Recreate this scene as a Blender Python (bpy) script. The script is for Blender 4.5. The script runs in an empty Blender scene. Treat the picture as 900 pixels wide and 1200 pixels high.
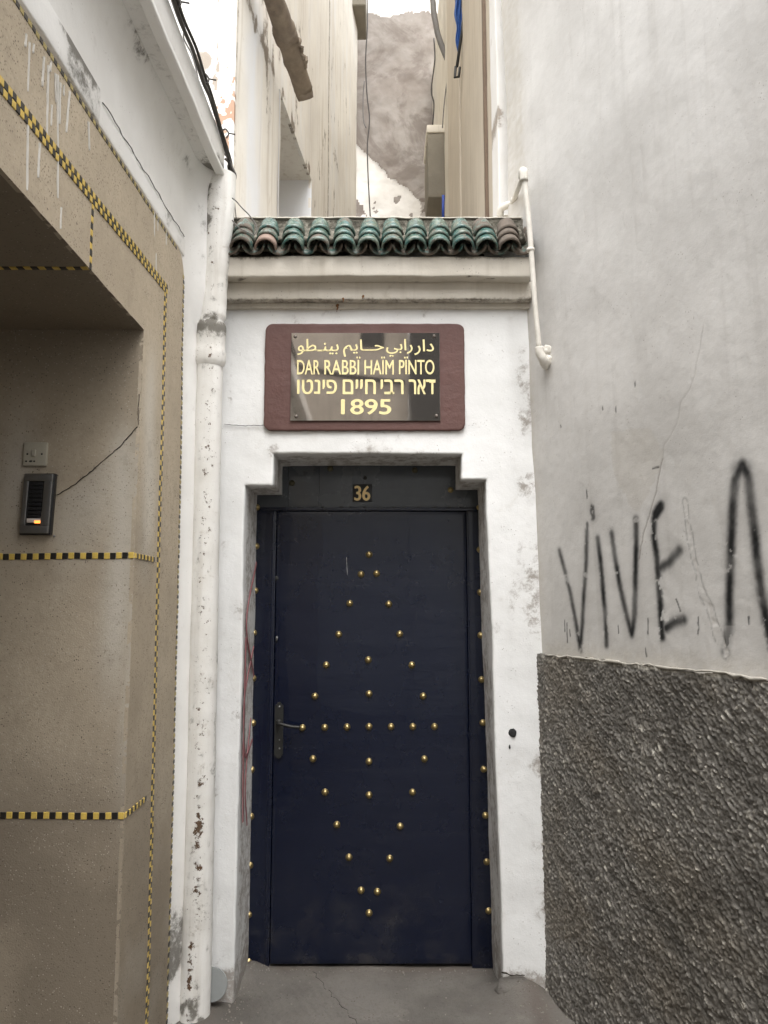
import bpy, bmesh, math, random
import numpy as np
from mathutils import Vector, Matrix

random.seed(7)
rng = np.random.default_rng(7)
SC = bpy.context.scene
COL = SC.collection
R = math.radians

# ------------------------------------------------------------------ camera
EYE = 1.54
PITCH = math.atan(107 / 906)
cd = bpy.data.cameras.new('camera')
cam = bpy.data.objects.new('camera', cd)
COL.objects.link(cam)
cam.location = (0, 0, EYE)
cam.rotation_euler = (R(90) + PITCH, 0, 0)
cd.sensor_fit = 'VERTICAL'
cd.sensor_height = 36
cd.lens = 906 / 1200 * 36
cd.clip_start = 0.05
cd.clip_end = 500
SC.camera = cam

# ------------------------------------------------------------------ sky, sun, exposure
SUN_EL, SUN_AZ = R(62), R(172)
w = bpy.data.worlds.new('World')
SC.world = w
w.use_nodes = True
nt = w.node_tree
bg = nt.nodes['Background']
sky = nt.nodes.new('ShaderNodeTexSky')
sky.sky_type = 'NISHITA'
sky.sun_disc = False
sky.sun_elevation = SUN_EL
sky.sun_rotation = SUN_AZ
sky.dust_density = 4
hs = nt.nodes.new('ShaderNodeHueSaturation')
hs.inputs['Saturation'].default_value = 0.12
nt.links.new(sky.outputs[0], hs.inputs['Color'])
nt.links.new(hs.outputs[0], bg.inputs[0])
bg.inputs[1].default_value = 0.15
sd = bpy.data.lights.new('sun', 'SUN')
sd.energy = .8
sd.angle = R(70)
sd.color = (1, .975, .94)
sun = bpy.data.objects.new('sun', sd)
COL.objects.link(sun)
sdir = Vector((math.sin(SUN_AZ) * math.cos(SUN_EL), math.cos(SUN_AZ) * math.cos(SUN_EL), math.sin(SUN_EL)))
sun.rotation_euler = sdir.to_track_quat('Z', 'Y').to_euler()
SC.view_settings.view_transform = 'Standard'
SC.view_settings.look = 'None'
SC.view_settings.gamma = 1
SC.view_settings.exposure = 1.55
SC.render.engine = 'CYCLES'
SC.cycles.max_bounces = 8
SC.cycles.diffuse_bounces = 6

# ------------------------------------------------------------------ measuring helpers (photo pixel -> point on a real plane)
_c, _s = math.cos(PITCH), math.sin(PITCH)

def ray(px, py):
    x, v = (px - 450) / 906., (600 - py) / 906.
    return Vector((x, _c - _s * v, _s + _c * v))

def atY(px, py, Y):
    r = ray(px, py); k = Y / r.y
    return Vector((r.x * k, Y, EYE + r.z * k))

def atX(px, py, X):
    r = ray(px, py); k = X / r.x
    return Vector((X, r.y * k, EYE + r.z * k))

# ------------------------------------------------------------------ numpy noise
def _hash(i, j, k, seed):
    h = (i.astype(np.int64) * 374761393 + j.astype(np.int64) * 668265263 + k.astype(np.int64) * 2147483647 + seed * 1274126177) & 0xFFFFFFFF
    h = ((h ^ (h >> 13)) * 1274126177) & 0xFFFFFFFF
    h = ((h ^ (h >> 16)) * 2246822519) & 0xFFFFFFFF
    return ((h ^ (h >> 15)) & 0xFFFFFF) / float(0xFFFFFF)

def vnoise(p, seed=0):
    f = np.floor(p); t = p - f; t = t * t * (3 - 2 * t)
    i, j, k = f[:, 0], f[:, 1], f[:, 2]
    out = 0
    for a in (0, 1):
        wa = t[:, 0] if a else 1 - t[:, 0]
        for b in (0, 1):
            wb = t[:, 1] if b else 1 - t[:, 1]
            for c in (0, 1):
                wc = t[:, 2] if c else 1 - t[:, 2]
                out = out + wa * wb * wc * _hash(i + a, j + b, k + c, seed)
    return out * 2 - 1

def fbm(p, scale, octv=4, seed=0, gain=.5):
    p = np.asarray(p, float)
    s, a, tot, out = scale, 1., 0., 0.
    for o in range(octv):
        out = out + a * vnoise(p * s + 17.3 * o, seed + o)
        tot += a; a *= gain; s *= 2.03
    return out / tot

def vec_noise(p, scale, octv=3, seed=0):
    return np.stack([fbm(p, scale, octv, seed + 31 * q) for q in range(3)], 1)

def sstep(a, b, x):
    t = np.clip((x - a) / (b - a), 0, 1)
    return t * t * (3 - 2 * t)

def seg_dist(P, A, B):
    A = np.array(A, float); B = np.array(B, float)
    d = B - A; L = (d * d).sum() + 1e-12
    t = np.clip(((P - A) @ d) / L, 0, 1)
    return np.sqrt(((P - (A + t[:, None] * d)) ** 2).sum(1))

# ------------------------------------------------------------------ object helpers
def tag(o, label=None, cat=None, group=None, kind=None):
    if label: o['label'] = label
    if cat: o['category'] = cat
    if group: o['group'] = group
    if kind: o['kind'] = kind
    return o

def empty(name, loc=(0, 0, 0), label=None, cat=None, group=None):
    o = bpy.data.objects.new(name, None)
    o.empty_display_size = .1
    COL.objects.link(o)
    o.location = loc
    return tag(o, label, cat, group, 'thing')

def link(name, me, mat=None, parent=None):
    o = bpy.data.objects.new(name, me)
    COL.objects.link(o)
    if mat and not me.materials:
        me.materials.append(mat)
    if parent:
        o.parent = parent
        o.matrix_parent_inverse = Matrix.Translation(parent.location).inverted()
    return o

def mesh_np(name, V, F4, attrs=None, smooth=True, polys=None):
    me = bpy.data.meshes.new(name)
    faces = [list(map(int, f)) for f in F4] if not isinstance(F4, np.ndarray) else None
    if faces is None and not polys:
        n = len(F4)
        me.vertices.add(len(V)); me.vertices.foreach_set('co', np.asarray(V, np.float32).ravel())
        me.loops.add(n * 4); me.loops.foreach_set('vertex_index', F4.astype(np.int32).ravel())
        me.polygons.add(n)
        me.polygons.foreach_set('loop_start', np.arange(0, n * 4, 4, dtype=np.int32))
        me.polygons.foreach_set('loop_total', np.full(n, 4, np.int32))
        me.update(calc_edges=True); me.validate()
    else:
        fl = faces if faces is not None else F4.tolist()
        me.from_pydata([tuple(v) for v in V], [], fl + (polys or []))
    me.polygons.foreach_set('use_smooth', np.full(len(me.polygons), smooth, bool))
    for k, a in (attrs or {}).items():
        at = me.attributes.new(k, 'FLOAT', 'POINT')
        at.data.foreach_set('value', np.asarray(a, np.float32))
    me.update()
    return me

def sheet(name, U, V, f, mat, parent=None, attrs=None, keep=None, rim=None, smooth=True):
    """dense grid surface; f maps flat (u, v) to points; rim = vector: the sheet gets that thickness"""
    U, V = np.asarray(U, float), np.asarray(V, float)
    nu, nv = len(U), len(V)
    uu, vv = np.meshgrid(U, V, indexing='ij')
    P = f(uu.ravel(), vv.ravel())
    A = attrs(uu.ravel(), vv.ravel(), P) if attrs else {}
    idx = np.arange(nu * nv).reshape(nu, nv)
    F = np.stack([idx[:-1, :-1], idx[1:, :-1], idx[1:, 1:], idx[:-1, 1:]], -1)
    if keep is not None:
        uc, vc = np.meshgrid((U[:-1] + U[1:]) / 2, (V[:-1] + V[1:]) / 2, indexing='ij')
        F = F[keep(uc, vc)]
    F = F.reshape(-1, 4)
    if rim is not None:
        rim = np.array(rim)
        E = np.concatenate([F[:, [0, 1]], F[:, [1, 2]], F[:, [2, 3]], F[:, [3, 0]]])
        key = np.sort(E, 1)
        k1 = key[:, 0].astype(np.int64) * (nu * nv) + key[:, 1]
        _, first, cnt = np.unique(k1, return_index=True, return_counts=True)
        B = E[first[cnt == 1]]
        bv = np.unique(B)
        mp = np.full(nu * nv, -1); mp[bv] = np.arange(len(bv)) + len(P)
        P = np.concatenate([P, P[bv] + rim])
        F = np.concatenate([F, np.stack([B[:, 1], B[:, 0], mp[B[:, 0]], mp[B[:, 1]]], 1)])
        A = {k: np.concatenate([a, a[bv]]) for k, a in A.items()}
    me = mesh_np(name, P, F, A, smooth)
    bm = bmesh.new(); bm.from_mesh(me)
    loose = [v for v in bm.verts if not v.link_faces]
    if loose: bmesh.ops.delete(bm, geom=loose, context='VERTS')
    if rim is not None:
        for e in bm.edges:
            if len(e.link_faces) == 2 and e.link_faces[0].normal.dot(e.link_faces[1].normal) < .5: e.smooth = False
    bm.to_mesh(me); bm.free()
    return link(name, me, mat, parent)

def lin(*bp, step=.01):
    """breakpoints joined by even steps; bp may hold (value, step-after) pairs"""
    out = []
    pts = [(b if isinstance(b, tuple) else (b, step)) for b in bp]
    for (a, s), (b, _) in zip(pts[:-1], pts[1:]):
        n = max(1, int(round(abs(b - a) / s)))
        out += list(np.linspace(a, b, n, endpoint=False))
    out.append(pts[-1][0])
    return np.array(out)

def rbox_mesh(name, lo, hi, step=.02, r=.006, amp=0., nscale=6, seed=0, warp=None):
    """rounded, slightly uneven box"""
    lo, hi = np.array(lo, float), np.array(hi, float)
    bm = bmesh.new()
    ax = []
    for q in range(3):
        n = max(1, int(round((hi[q] - lo[q]) / step)))
        a = np.linspace(lo[q], hi[q], n + 1)
        if r > 0 and hi[q] - lo[q] > 2.5 * r:
            a = np.unique(np.concatenate([a, [lo[q] + r * .3, lo[q] + r, hi[q] - r, hi[q] - r * .3]]))
        ax.append(a)
    cache = {}
    def vert(i, j, k):
        key = (i, j, k)
        if key not in cache: cache[key] = bm.verts.new((ax[0][i], ax[1][j], ax[2][k]))
        return cache[key]
    N = [len(a) - 1 for a in ax]
    for q in range(3):
        a, b = (q + 1) % 3, (q + 2) % 3
        for side in (0, N[q]):
            for i in range(N[a]):
                for j in range(N[b]):
                    cs = []
                    for (di, dj) in ((0, 0), (1, 0), (1, 1), (0, 1)):
                        t = [0, 0, 0]; t[q] = side; t[a] = i + di; t[b] = j + dj
                        cs.append(vert(*t))
                    if side == 0: cs.reverse()
                    bm.faces.new(cs)
    me = bpy.data.meshes.new(name)
    bm.to_mesh(me); bm.free()
    P = np.empty(len(me.vertices) * 3, np.float32); me.vertices.foreach_get('co', P); P = P.reshape(-1, 3).astype(float)
    if r > 0:
        core = np.clip(P, np.minimum(lo + r, (lo + hi) / 2), np.maximum(hi - r, (lo + hi) / 2))
        d = P - core; L = np.linalg.norm(d, axis=1, keepdims=True)
        P = np.where(L > 1e-9, core + d / np.maximum(L, 1e-9) * np.minimum(r, L), P)
    if warp is not None: P = warp(P)
    if amp: P = P + vec_noise(P, nscale, 3, seed) * amp
    me.vertices.foreach_set('co', P.astype(np.float32).ravel())
    me.polygons.foreach_set('use_smooth', np.full(len(me.polygons), True, bool))
    me.update()
    return me

def rbox(name, lo, hi, mat, parent=None, **k):
    return link(name, rbox_mesh(name, lo, hi, **k), mat, parent)

def bbox_mesh(name, lo, hi, bev=.001):
    bm = bmesh.new()
    bmesh.ops.create_cube(bm, size=1)
    lo, hi = Vector(lo), Vector(hi)
    for v in bm.verts:
        v.co = Vector([lo[q] + (v.co[q] + .5) * (hi[q] - lo[q]) for q in range(3)])
    if bev: bmesh.ops.bevel(bm, geom=bm.edges[:], offset=bev, segments=1, affect='EDGES')
    me = bpy.data.meshes.new(name); bm.to_mesh(me); bm.free()
    return me

def bbox(name, lo, hi, mat, parent=None, bev=.001):
    return link(name, bbox_mesh(name, lo, hi, bev), mat, parent)

def join_meshes(name, ms):
    bm = bmesh.new()
    for m in ms: bm.from_mesh(m)
    me = bpy.data.meshes.new(name); bm.to_mesh(me); bm.free()
    return me

def catmull(pts, n=8):
    pts = [Vector(p) for p in pts]
    if len(pts) < 3: return pts
    P = [pts[0] * 2 - pts[1]] + pts + [pts[-1] * 2 - pts[-2]]
    out = []
    for i in range(1, len(P) - 2):
        for k in range(n):
            t = k / n
            a, b, c, d = P[i - 1:i + 3]
            out.append(.5 * ((2 * b) + (c - a) * t + (2 * a - 5 * b + 4 * c - d) * t * t + (3 * b - a - 3 * c + d) * t ** 3))
    out.append(pts[-1])
    return out

def tube_mesh(name, pts, rad, seg=10, rough=0., cap=True, seed=0):
    pts = [Vector(p) for p in pts]
    n = len(pts)
    rads = rad if hasattr(rad, '__len__') else [rad] * n
    V, F = [], []
    up = None
    for i, p in enumerate(pts):
        t = (pts[min(i + 1, n - 1)] - pts[max(i - 1, 0)]).normalized()
        if up is None:
            up = t.orthogonal().normalized()
        up = (up - t * up.dot(t)).normalized()
        b = t.cross(up)
        for k in range(seg):
            a = 2 * math.pi * k / seg
            V.append(p + (up * math.cos(a) + b * math.sin(a)) * rads[i])
    for i in range(n - 1):
        for k in range(seg):
            k2 = (k + 1) % seg
            F.append([i * seg + k, i * seg + k2, (i + 1) * seg + k2, (i + 1) * seg + k])
    if cap:
        F.append([k for k in range(seg)][::-1])
        F.append([(n - 1) * seg + k for k in range(seg)])
    V = np.array([tuple(v) for v in V])
    if rough: V = V + vec_noise(V, 14, 3, seed) * rough
    return mesh_np(name, V, F)

def tube(name, pts, rad, mat, parent=None, seg=10, rough=0., cap=True, seed=0):
    return link(name, tube_mesh(name, pts, rad, seg, rough, cap, seed), mat, parent)

def ribbon_mesh(name, pts, width, normal, thick=.0012, rough=.0):
    """a thin raised stroke lying on a surface; width may vary per point"""
    pts = [Vector(p) for p in pts]; nrm = Vector(normal).normalized()
    n = len(pts); ws = width if hasattr(width, '__len__') else [width] * n
    V, F = [], []
    for i, p in enumerate(pts):
        t = (pts[min(i + 1, n - 1)] - pts[max(i - 1, 0)]).normalized()
        b = t.cross(nrm).normalized() * ws[i] * .5 * (1 + random.uniform(-rough, rough))
        V += [p - b - nrm * .002, p - b * .8 + nrm * thick, p + b * .8 + nrm * thick, p + b - nrm * .002]
    for i in range(n - 1):
        for k in range(3):
            F.append([i * 4 + k, i * 4 + k + 1, i * 4 + 5 + k, i * 4 + 4 + k][::-1])
    F.append([0, 1, 2, 3]); F.append([(n - 1) * 4 + k for k in (3, 2, 1, 0)])
    return mesh_np(name, [tuple(v) for v in V], F, smooth=False)

def wiggle(pts, amp, n=6, seed=1):
    r = random.Random(seed); P = []
    pts = [Vector(p) for p in pts]
    for a, b in zip(pts[:-1], pts[1:]):
        for k in range(n):
            p = a.lerp(b, k / n)
            P.append(p + Vector((r.uniform(-amp, amp), r.uniform(-amp, amp) * .3, r.uniform(-amp, amp))))
    P.append(pts[-1])
    return P

# ------------------------------------------------------------------ materials
class N:
    def __init__(self, name):
        m = bpy.data.materials.new(name); m.use_nodes = True
        self.m, self.t = m, m.node_tree
        self.b = self.t.nodes['Principled BSDF']
        self.tc = self.t.nodes.new('ShaderNodeTexCoord')
    def n(self, kind, **k):
        x = self.t.nodes.new(kind)
        for a, v in k.items(): setattr(x, a, v)
        return x
    def L(self, a, b): self.t.links.new(a, b)
    def pos(self, obj=False, scale=(1, 1, 1), rot=(0, 0, 0)):
        g = self.tc.outputs['Object'] if obj else self.n('ShaderNodeNewGeometry').outputs['Position']
        mp = self.n('ShaderNodeMapping'); mp.inputs['Scale'].default_value = scale; mp.inputs['Rotation'].default_value = rot
        self.L(g, mp.inputs[0]); return mp.outputs[0]
    def noise(self, scale, detail=6, rough=.6, co=None, dist=0.):
        x = self.n('ShaderNodeTexNoise'); x.inputs['Scale'].default_value = scale; x.inputs['Detail'].default_value = detail
        x.inputs['Roughness'].default_value = rough; x.inputs['Distortion'].default_value = dist
        self.L(co or self.pos(), x.inputs['Vector']); return x.outputs['Fac']
    def vor(self, scale, feat='F1', co=None, out='Distance'):
        x = self.n('ShaderNodeTexVoronoi', feature=feat); x.inputs['Scale'].default_value = scale
        self.L(co or self.pos(), x.inputs['Vector']); return x.outputs[out]
    def ramp(self, fac, stops):
        x = self.n('ShaderNodeValToRGB'); el = x.color_ramp.elements
        while len(el) > 1: el.remove(el[-1])
        el[0].position = stops[0][0]; el[0].color = self.c4(stops[0][1])
        for p, c in stops[1:]:
            e = el.new(p); e.color = self.c4(c)
        self.L(fac, x.inputs[0]); return x.outputs[0]
    @staticmethod
    def c4(c): return (c, c, c, 1) if not hasattr(c, '__len__') else tuple(c)[:3] + (1,)
    def mask(self, fac, a, b):
        x = self.n('ShaderNodeMapRange', interpolation_type='SMOOTHSTEP')
        x.inputs['From Min'].default_value = a; x.inputs['From Max'].default_value = b
        self.L(fac, x.inputs['Value']); return x.outputs[0]
    def mix(self, fac, a, b, mode='MIX'):
        x = self.n('ShaderNodeMix', data_type='RGBA', blend_type=mode)
        for k, v in ((0, fac), (6, a), (7, b)):
            s = x.inputs[k]
            if isinstance(v, (int, float)) and k == 0: s.default_value = v
            elif isinstance(v, (int, float, tuple)): s.default_value = self.c4(v)
            else: self.L(v, s)
        return x.outputs[2]
    def math(self, op, a, b=0., c=None):
        x = self.n('ShaderNodeMath', operation=op)
        for v, s in ((a, x.inputs[0]), (b, x.inputs[1])):
            if isinstance(v, (int, float)): s.default_value = v
            else: self.L(v, s)
        return x.outputs[0]
    def attr(self, name):
        return self.n('ShaderNodeAttribute', attribute_name=name).outputs['Fac']
    def rand(self): return self.n('ShaderNodeObjectInfo').outputs['Random']
    def bump(self, h, strength=.5, dist=.004, prev=None):
        x = self.n('ShaderNodeBump'); x.inputs['Strength'].default_value = strength; x.inputs['Distance'].default_value = dist
        self.L(h, x.inputs['Height'])
        if prev is not None: self.L(prev, x.inputs['Normal'])
        return x.outputs[0]
    def out(self, col, rough=.85, nrm=None, metal=0., spec=.3, coat=0.):
        for v, s in ((col, 'Base Color'), (rough, 'Roughness'), (metal, 'Metallic'), (spec, 'Specular IOR Level'), (coat, 'Coat Weight')):
            if isinstance(v, (int, float)) and s != 'Base Color': self.b.inputs[s].default_value = v
            elif isinstance(v, (int, float, tuple)): self.b.inputs[s].default_value = self.c4(v)
            else: self.L(v, self.b.inputs[s])
        if nrm is not None: self.L(nrm, self.b.inputs['Normal'])
        return self.m

def plaster(name, base, base2, dirt_tone=(.3, .26, .21), blotch=2.2, dirt_lo=.58, dirt_hi=.8, speck=.5, peel=None, peel_at=.7, streak=.0, bump=.5, rough=.85, attrs=(), lump=18, dirt_amt=.6):
    """painted lime plaster: two tones, grime blotches, specks, optional peeled patches and attribute-driven marks"""
    n = N(name)
    c = n.mix(n.mask(n.noise(blotch, 8, .62), .35, .68), base, base2)
    c = n.mix(n.math('MULTIPLY', n.mask(n.noise(blotch * 2.7, 10, .72, dist=.4), dirt_lo, dirt_hi), dirt_amt), c, dirt_tone)
    if streak:
        st = n.noise(1, 6, .6, co=n.pos(scale=(22, 22, .9)))
        c = n.mix(n.math('MULTIPLY', n.mask(st, .5, .75), streak), c, dirt_tone)
    h = n.math('ADD', n.math('MULTIPLY', n.noise(lump, 6, .6), 1.), n.math('MULTIPLY', n.noise(160, 4, .7), .25))
    if peel:
        pk = n.mask(n.noise(3.1, 12, .68, dist=.6), peel_at, peel_at + .015)
        pc = n.mix(n.noise(30, 5, .6), peel, tuple(x * .6 for x in peel))
        c = n.mix(pk, c, pc)
        h = n.math('SUBTRACT', h, n.math('MULTIPLY', pk, .8))
    if speck:
        v = n.vor(75); ch = n.mask(n.noise(9, 5, .6), .52, .66)
        sp = n.math('MULTIPLY', n.math('SUBTRACT', 1., n.mask(v, .1, .2)), ch)
        c = n.mix(n.math('MULTIPLY', sp, speck), c, (.16, .12, .09))
    for a, colr, amt in attrs:
        if a == 'rustmask':
            m_ = n.mask(n.math('ADD', n.noise(48, 9, .75), n.math('MULTIPLY', n.attr('rust'), .32)), .70, .735)
            c = n.mix(m_, c, n.mix(n.noise(130, 4, .7), colr, (.05, .035, .025))); h = n.math('SUBTRACT', h, n.math('MULTIPLY', m_, .7)); continue
        if a in ('dirt_tone', 'rust'):
            at_ = n.attr(a)
            m_ = n.mask(n.math('ADD', n.noise(24, 12, .8, dist=.3), n.math('MULTIPLY', at_, .42)), .60, .80)
            c = n.mix(n.math('MULTIPLY', n.math('MULTIPLY', m_, n.mask(at_, 0., .4)), .85), c, colr)
            c = n.mix(n.math('MULTIPLY', at_, .22), c, colr); continue
        c = n.mix(n.math('MULTIPLY', n.attr(a), amt), c, colr)
    return n.out(c, rough, n.bump(h, bump, .006))

M = {}
M['white_wall'] = plaster('white_painted_plaster', (.78, .78, .77), (.70, .70, .685), dirt_tone=(.42, .38, .32), speck=.65, dirt_lo=.56, dirt_hi=.78, dirt_amt=.45,
                          attrs=(('dirt_tone', (.27, .24, .21), 1.), ('rust', (.16, .07, .035), 1.), ('red', (.17, .03, .035), 1.), ('black', (.02, .02, .02), 1.)), bump=.45)
M['cornice'] = plaster('cornice_plaster', (.64, .60, .53), (.54, .50, .43), dirt_tone=(.27, .22, .16), speck=.7, dirt_lo=.56, dirt_hi=.74, dirt_amt=.5, streak=.25, bump=.5,
                       attrs=(('dirt_tone', (.13, .11, .085), 1.), ('rust', (.12, .06, .03), 1.)))
M['right_wall'] = plaster('grey_rendered_plaster', (.62, .605, .58), (.52, .505, .48), dirt_tone=(.38, .36, .33), blotch=2.2, speck=.5, dirt_amt=.45, streak=.22, bump=.3, lump=26,
                          attrs=(('tan', (.42, .38, .31), .75), ('pale', (.62, .60, .57), 1.), ('black', (.012, .012, .012), 1.), ('crack', (.16, .13, .11), 1.)))
M['grey_white'] = plaster('dull_white_render', (.83, .82, .795), (.76, .745, .715), dirt_tone=(.42, .39, .34), speck=.4, dirt_amt=.5, bump=.35,
                          attrs=(('dirt_tone', (.12, .11, .09), 1.), ('rust', (.13, .07, .04), 1.)))
M['upper_white'] = plaster('sunlit_white_plaster', (.80, .79, .77), (.74, .72, .68), dirt_tone=(.4, .33, .26), speck=.3, peel=(.32, .27, .22), peel_at=.70, bump=.5,
                           attrs=(('rust', (.34, .19, .11), 1.), ('dirt_tone', (.3, .25, .2), 1.)))
M['upper_left'] = plaster('streaked_cream_plaster', (.80, .77, .70), (.72, .685, .62), dirt_tone=(.45, .38, .29), speck=.35, streak=.55, bump=.4,
                          attrs=(('white', (.74, .75, .76), 1.), ('dirt_tone', (.17, .13, .09), 1.)))
M['upper_right'] = plaster('beige_boarding', (.56, .495, .40), (.50, .44, .355), dirt_tone=(.36, .29, .21), speck=.2, streak=.7, bump=.3)
M['upper_right_pale'] = plaster('pale_stone_render', (.68, .63, .54), (.60, .55, .46), dirt_tone=(.3, .26, .2), speck=.3, streak=.6, bump=.4)
M['concrete_box'] = plaster('grimy_concrete', (.24, .215, .17), (.19, .17, .135), dirt_tone=(.11, .095, .075), speck=.5, bump=.6)
M['brown_wall'] = plaster('behind_wall', (.74, .68, .60), (.62, .56, .49), dirt_tone=(.2, .17, .14), speck=.6, streak=.5, bump=.5, peel=(.16, .14, .12), peel_at=.66)
M['dark_wall'] = plaster('behind_dark_wall', (.05, .05, .052), (.035, .035, .035), dirt_tone=(.02, .02, .02), speck=.2, bump=.4)

def m_backwall():
    n = N('weathered_mud_render')
    a = n.mix(n.mask(n.noise(1.3, 10, .66, dist=.5), .38, .66), (.25, .218, .19), (.345, .315, .285))
    a = n.mix(n.math('MULTIPLY', n.mask(n.noise(3.3, 10, .7, dist=1.2), .5, .72), .55), a, (.37, .335, .31))
    a = n.mix(n.math('MULTIPLY', n.mask(n.noise(1.1, 10, .65, dist=1.5), .5, .6), .5), a, (.15, .12, .10))
    wt = n.mix(n.noise(6, 8, .6), (.78, .76, .72), (.62, .58, .52))
    p = n.mask(n.attr('paint'), .45, .55)
    c = n.mix(p, a, wt)
    c = n.mix(n.math('MULTIPLY', n.attr('edge'), .7), c, (.12, .09, .07))
    h = n.math('ADD', n.math('MULTIPLY', n.noise(7, 8, .65), 1.), n.math('MULTIPLY', p, .6))
    return n.out(c, .9, n.bump(h, .45, .012))
M['back_wall'] = m_backwall()

def m_terrazzo():
    n = N('beige_granolithic_render')
    c = n.mix(n.mask(n.noise(2.1, 8, .6), .34, .68), (.56, .475, .36), (.43, .36, .265))
    c = n.mix(n.mask(n.noise(60, 3, .6), .35, .7), c, (.44, .37, .28), 'MIX')
    c = n.mix(.5, c, n.mix(n.mask(n.noise(2.1, 8, .6), .34, .68), (.49, .415, .31), (.40, .335, .25)))
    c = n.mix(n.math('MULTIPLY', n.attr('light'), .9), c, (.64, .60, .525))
    c = n.mix(n.math('MULTIPLY', n.mask(n.noise(9, 8, .7), .5, .72), .35), c, (.27, .225, .165))
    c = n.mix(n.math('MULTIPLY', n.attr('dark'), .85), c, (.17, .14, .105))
    v = n.vor(150); rc = n.vor(150, out='Color')
    sep = n.n('ShaderNodeSeparateColor'); n.L(rc, sep.inputs[0])
    sp = n.math('MULTIPLY', n.math('SUBTRACT', 1., n.mask(v, .22, .36)), n.mask(sep.outputs[0], .74, .78))
    c = n.mix(n.math('MULTIPLY', sp, n.mask(n.noise(20, 4, .6), .3, .7)), c, (.09, .07, .05))
    sp2 = n.math('MULTIPLY', n.math('SUBTRACT', 1., n.mask(v, .2, .3)), n.mask(sep.outputs[1], .9, .93))
    c = n.mix(n.math('MULTIPLY', sp2, .6), c, (.55, .5, .42))
    v3 = n.vor(75); k3 = n.math('MULTIPLY', n.math('SUBTRACT', 1., n.mask(v3, .08, .2)), n.mask(n.noise(13, 5, .6), .45, .6))
    c = n.mix(n.math('MULTIPLY', k3, .5), c, (.1, .08, .06))
    c = n.mix(n.math('MULTIPLY', n.mask(n.noise(90, 6, .75), .5, .7), .25), c, (.2, .165, .12))
    h = n.math('ADD', n.noise(14, 5, .6), n.math('MULTIPLY', n.noise(220, 3, .7), .6))
    return n.out(c, .8, n.bump(h, .4, .004))
M['terrazzo'] = m_terrazzo()

def m_dado():
    n = N('dark_pebbledash')
    a = n.attr('cell')
    c = n.ramp(a, [(0, (.13, .122, .11)), (.45, (.215, .202, .18)), (.8, (.30, .282, .25)), (.93, (.42, .395, .34)), (1, (.56, .53, .46))])
    wm = n.mask(n.noise(2.4, 6, .6), .48, .66)
    c = n.mix(n.math('MULTIPLY', wm, .35), c, (.23, .19, .135))
    c = n.mix(n.math('MULTIPLY', n.mask(n.noise(1.7, 9, .72, dist=.8), .48, .66), .55), c, (.085, .078, .068))
    c = n.mix(n.math('MULTIPLY', n.mask(n.noise(6, 8, .7), .58, .72), .5), c, (.33, .31, .27))
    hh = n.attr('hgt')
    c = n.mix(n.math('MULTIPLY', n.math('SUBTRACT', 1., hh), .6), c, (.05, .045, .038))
    h = n.noise(260, 4, .7)
    return n.out(c, .62, n.bump(h, .6, .003), spec=.45)
M['dado'] = m_dado()

def m_ground():
    n = N('worn_concrete')
    c = n.mix(n.mask(n.noise(2.6, 9, .66), .35, .68), (.175, .162, .145), (.115, .106, .094))
    c = n.mix(n.math('MULTIPLY', n.mask(n.noise(11, 9, .7), .52, .74), .6), c, (.14, .125, .105))
    c = n.mix(n.math('MULTIPLY', n.attr('foot_dark'), .8), c, (.12, .10, .085))
    c = n.mix(n.math('MULTIPLY', n.mask(n.noise(5, 6, .6, dist=.5), .60, .66), .3), c, (.24, .22, .195))
    v = n.vor(60); sp = n.math('MULTIPLY', n.math('SUBTRACT', 1., n.mask(v, .12, .22)), n.mask(n.noise(7, 5, .6), .5, .62))
    c = n.mix(sp, c, (.08, .065, .05))
    c = n.mix(n.math('MULTIPLY', n.mask(n.noise(70, 8, .78), .5, .7), .45), c, (.07, .062, .052))
    h = n.math('ADD', n.math('MULTIPLY', n.noise(24, 9, .74), 1.2), n.math('MULTIPLY', n.noise(180, 4, .7), .6))
    return n.out(c, .85, n.bump(h, 1., .008))
M['ground'] = m_ground()

def m_door(name='navy_gloss_enamel', sheen_tone=False):
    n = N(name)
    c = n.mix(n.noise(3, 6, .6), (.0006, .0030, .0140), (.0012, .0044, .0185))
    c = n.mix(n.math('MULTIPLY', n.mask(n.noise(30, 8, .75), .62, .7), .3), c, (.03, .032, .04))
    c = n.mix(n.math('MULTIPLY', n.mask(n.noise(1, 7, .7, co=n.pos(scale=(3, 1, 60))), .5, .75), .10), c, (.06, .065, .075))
    if sheen_tone: c = n.mix(n.mask(n.noise(5, 8, .65), .2, .8), (.040, .046, .056), (.068, .076, .084))  # header colour lifted to hold its grey gloss reflection
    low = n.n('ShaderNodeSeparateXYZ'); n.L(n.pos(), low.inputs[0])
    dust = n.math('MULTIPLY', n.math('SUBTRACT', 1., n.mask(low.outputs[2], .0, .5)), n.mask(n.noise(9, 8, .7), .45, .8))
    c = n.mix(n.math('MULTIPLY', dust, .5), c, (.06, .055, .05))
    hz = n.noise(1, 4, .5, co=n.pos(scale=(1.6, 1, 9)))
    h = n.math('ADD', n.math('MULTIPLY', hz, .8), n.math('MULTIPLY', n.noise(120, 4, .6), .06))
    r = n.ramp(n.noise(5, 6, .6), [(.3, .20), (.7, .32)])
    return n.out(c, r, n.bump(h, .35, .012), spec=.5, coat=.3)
M['door'] = m_door()
M['door_header'] = m_door('sheen_navy_enamel', True)

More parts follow.
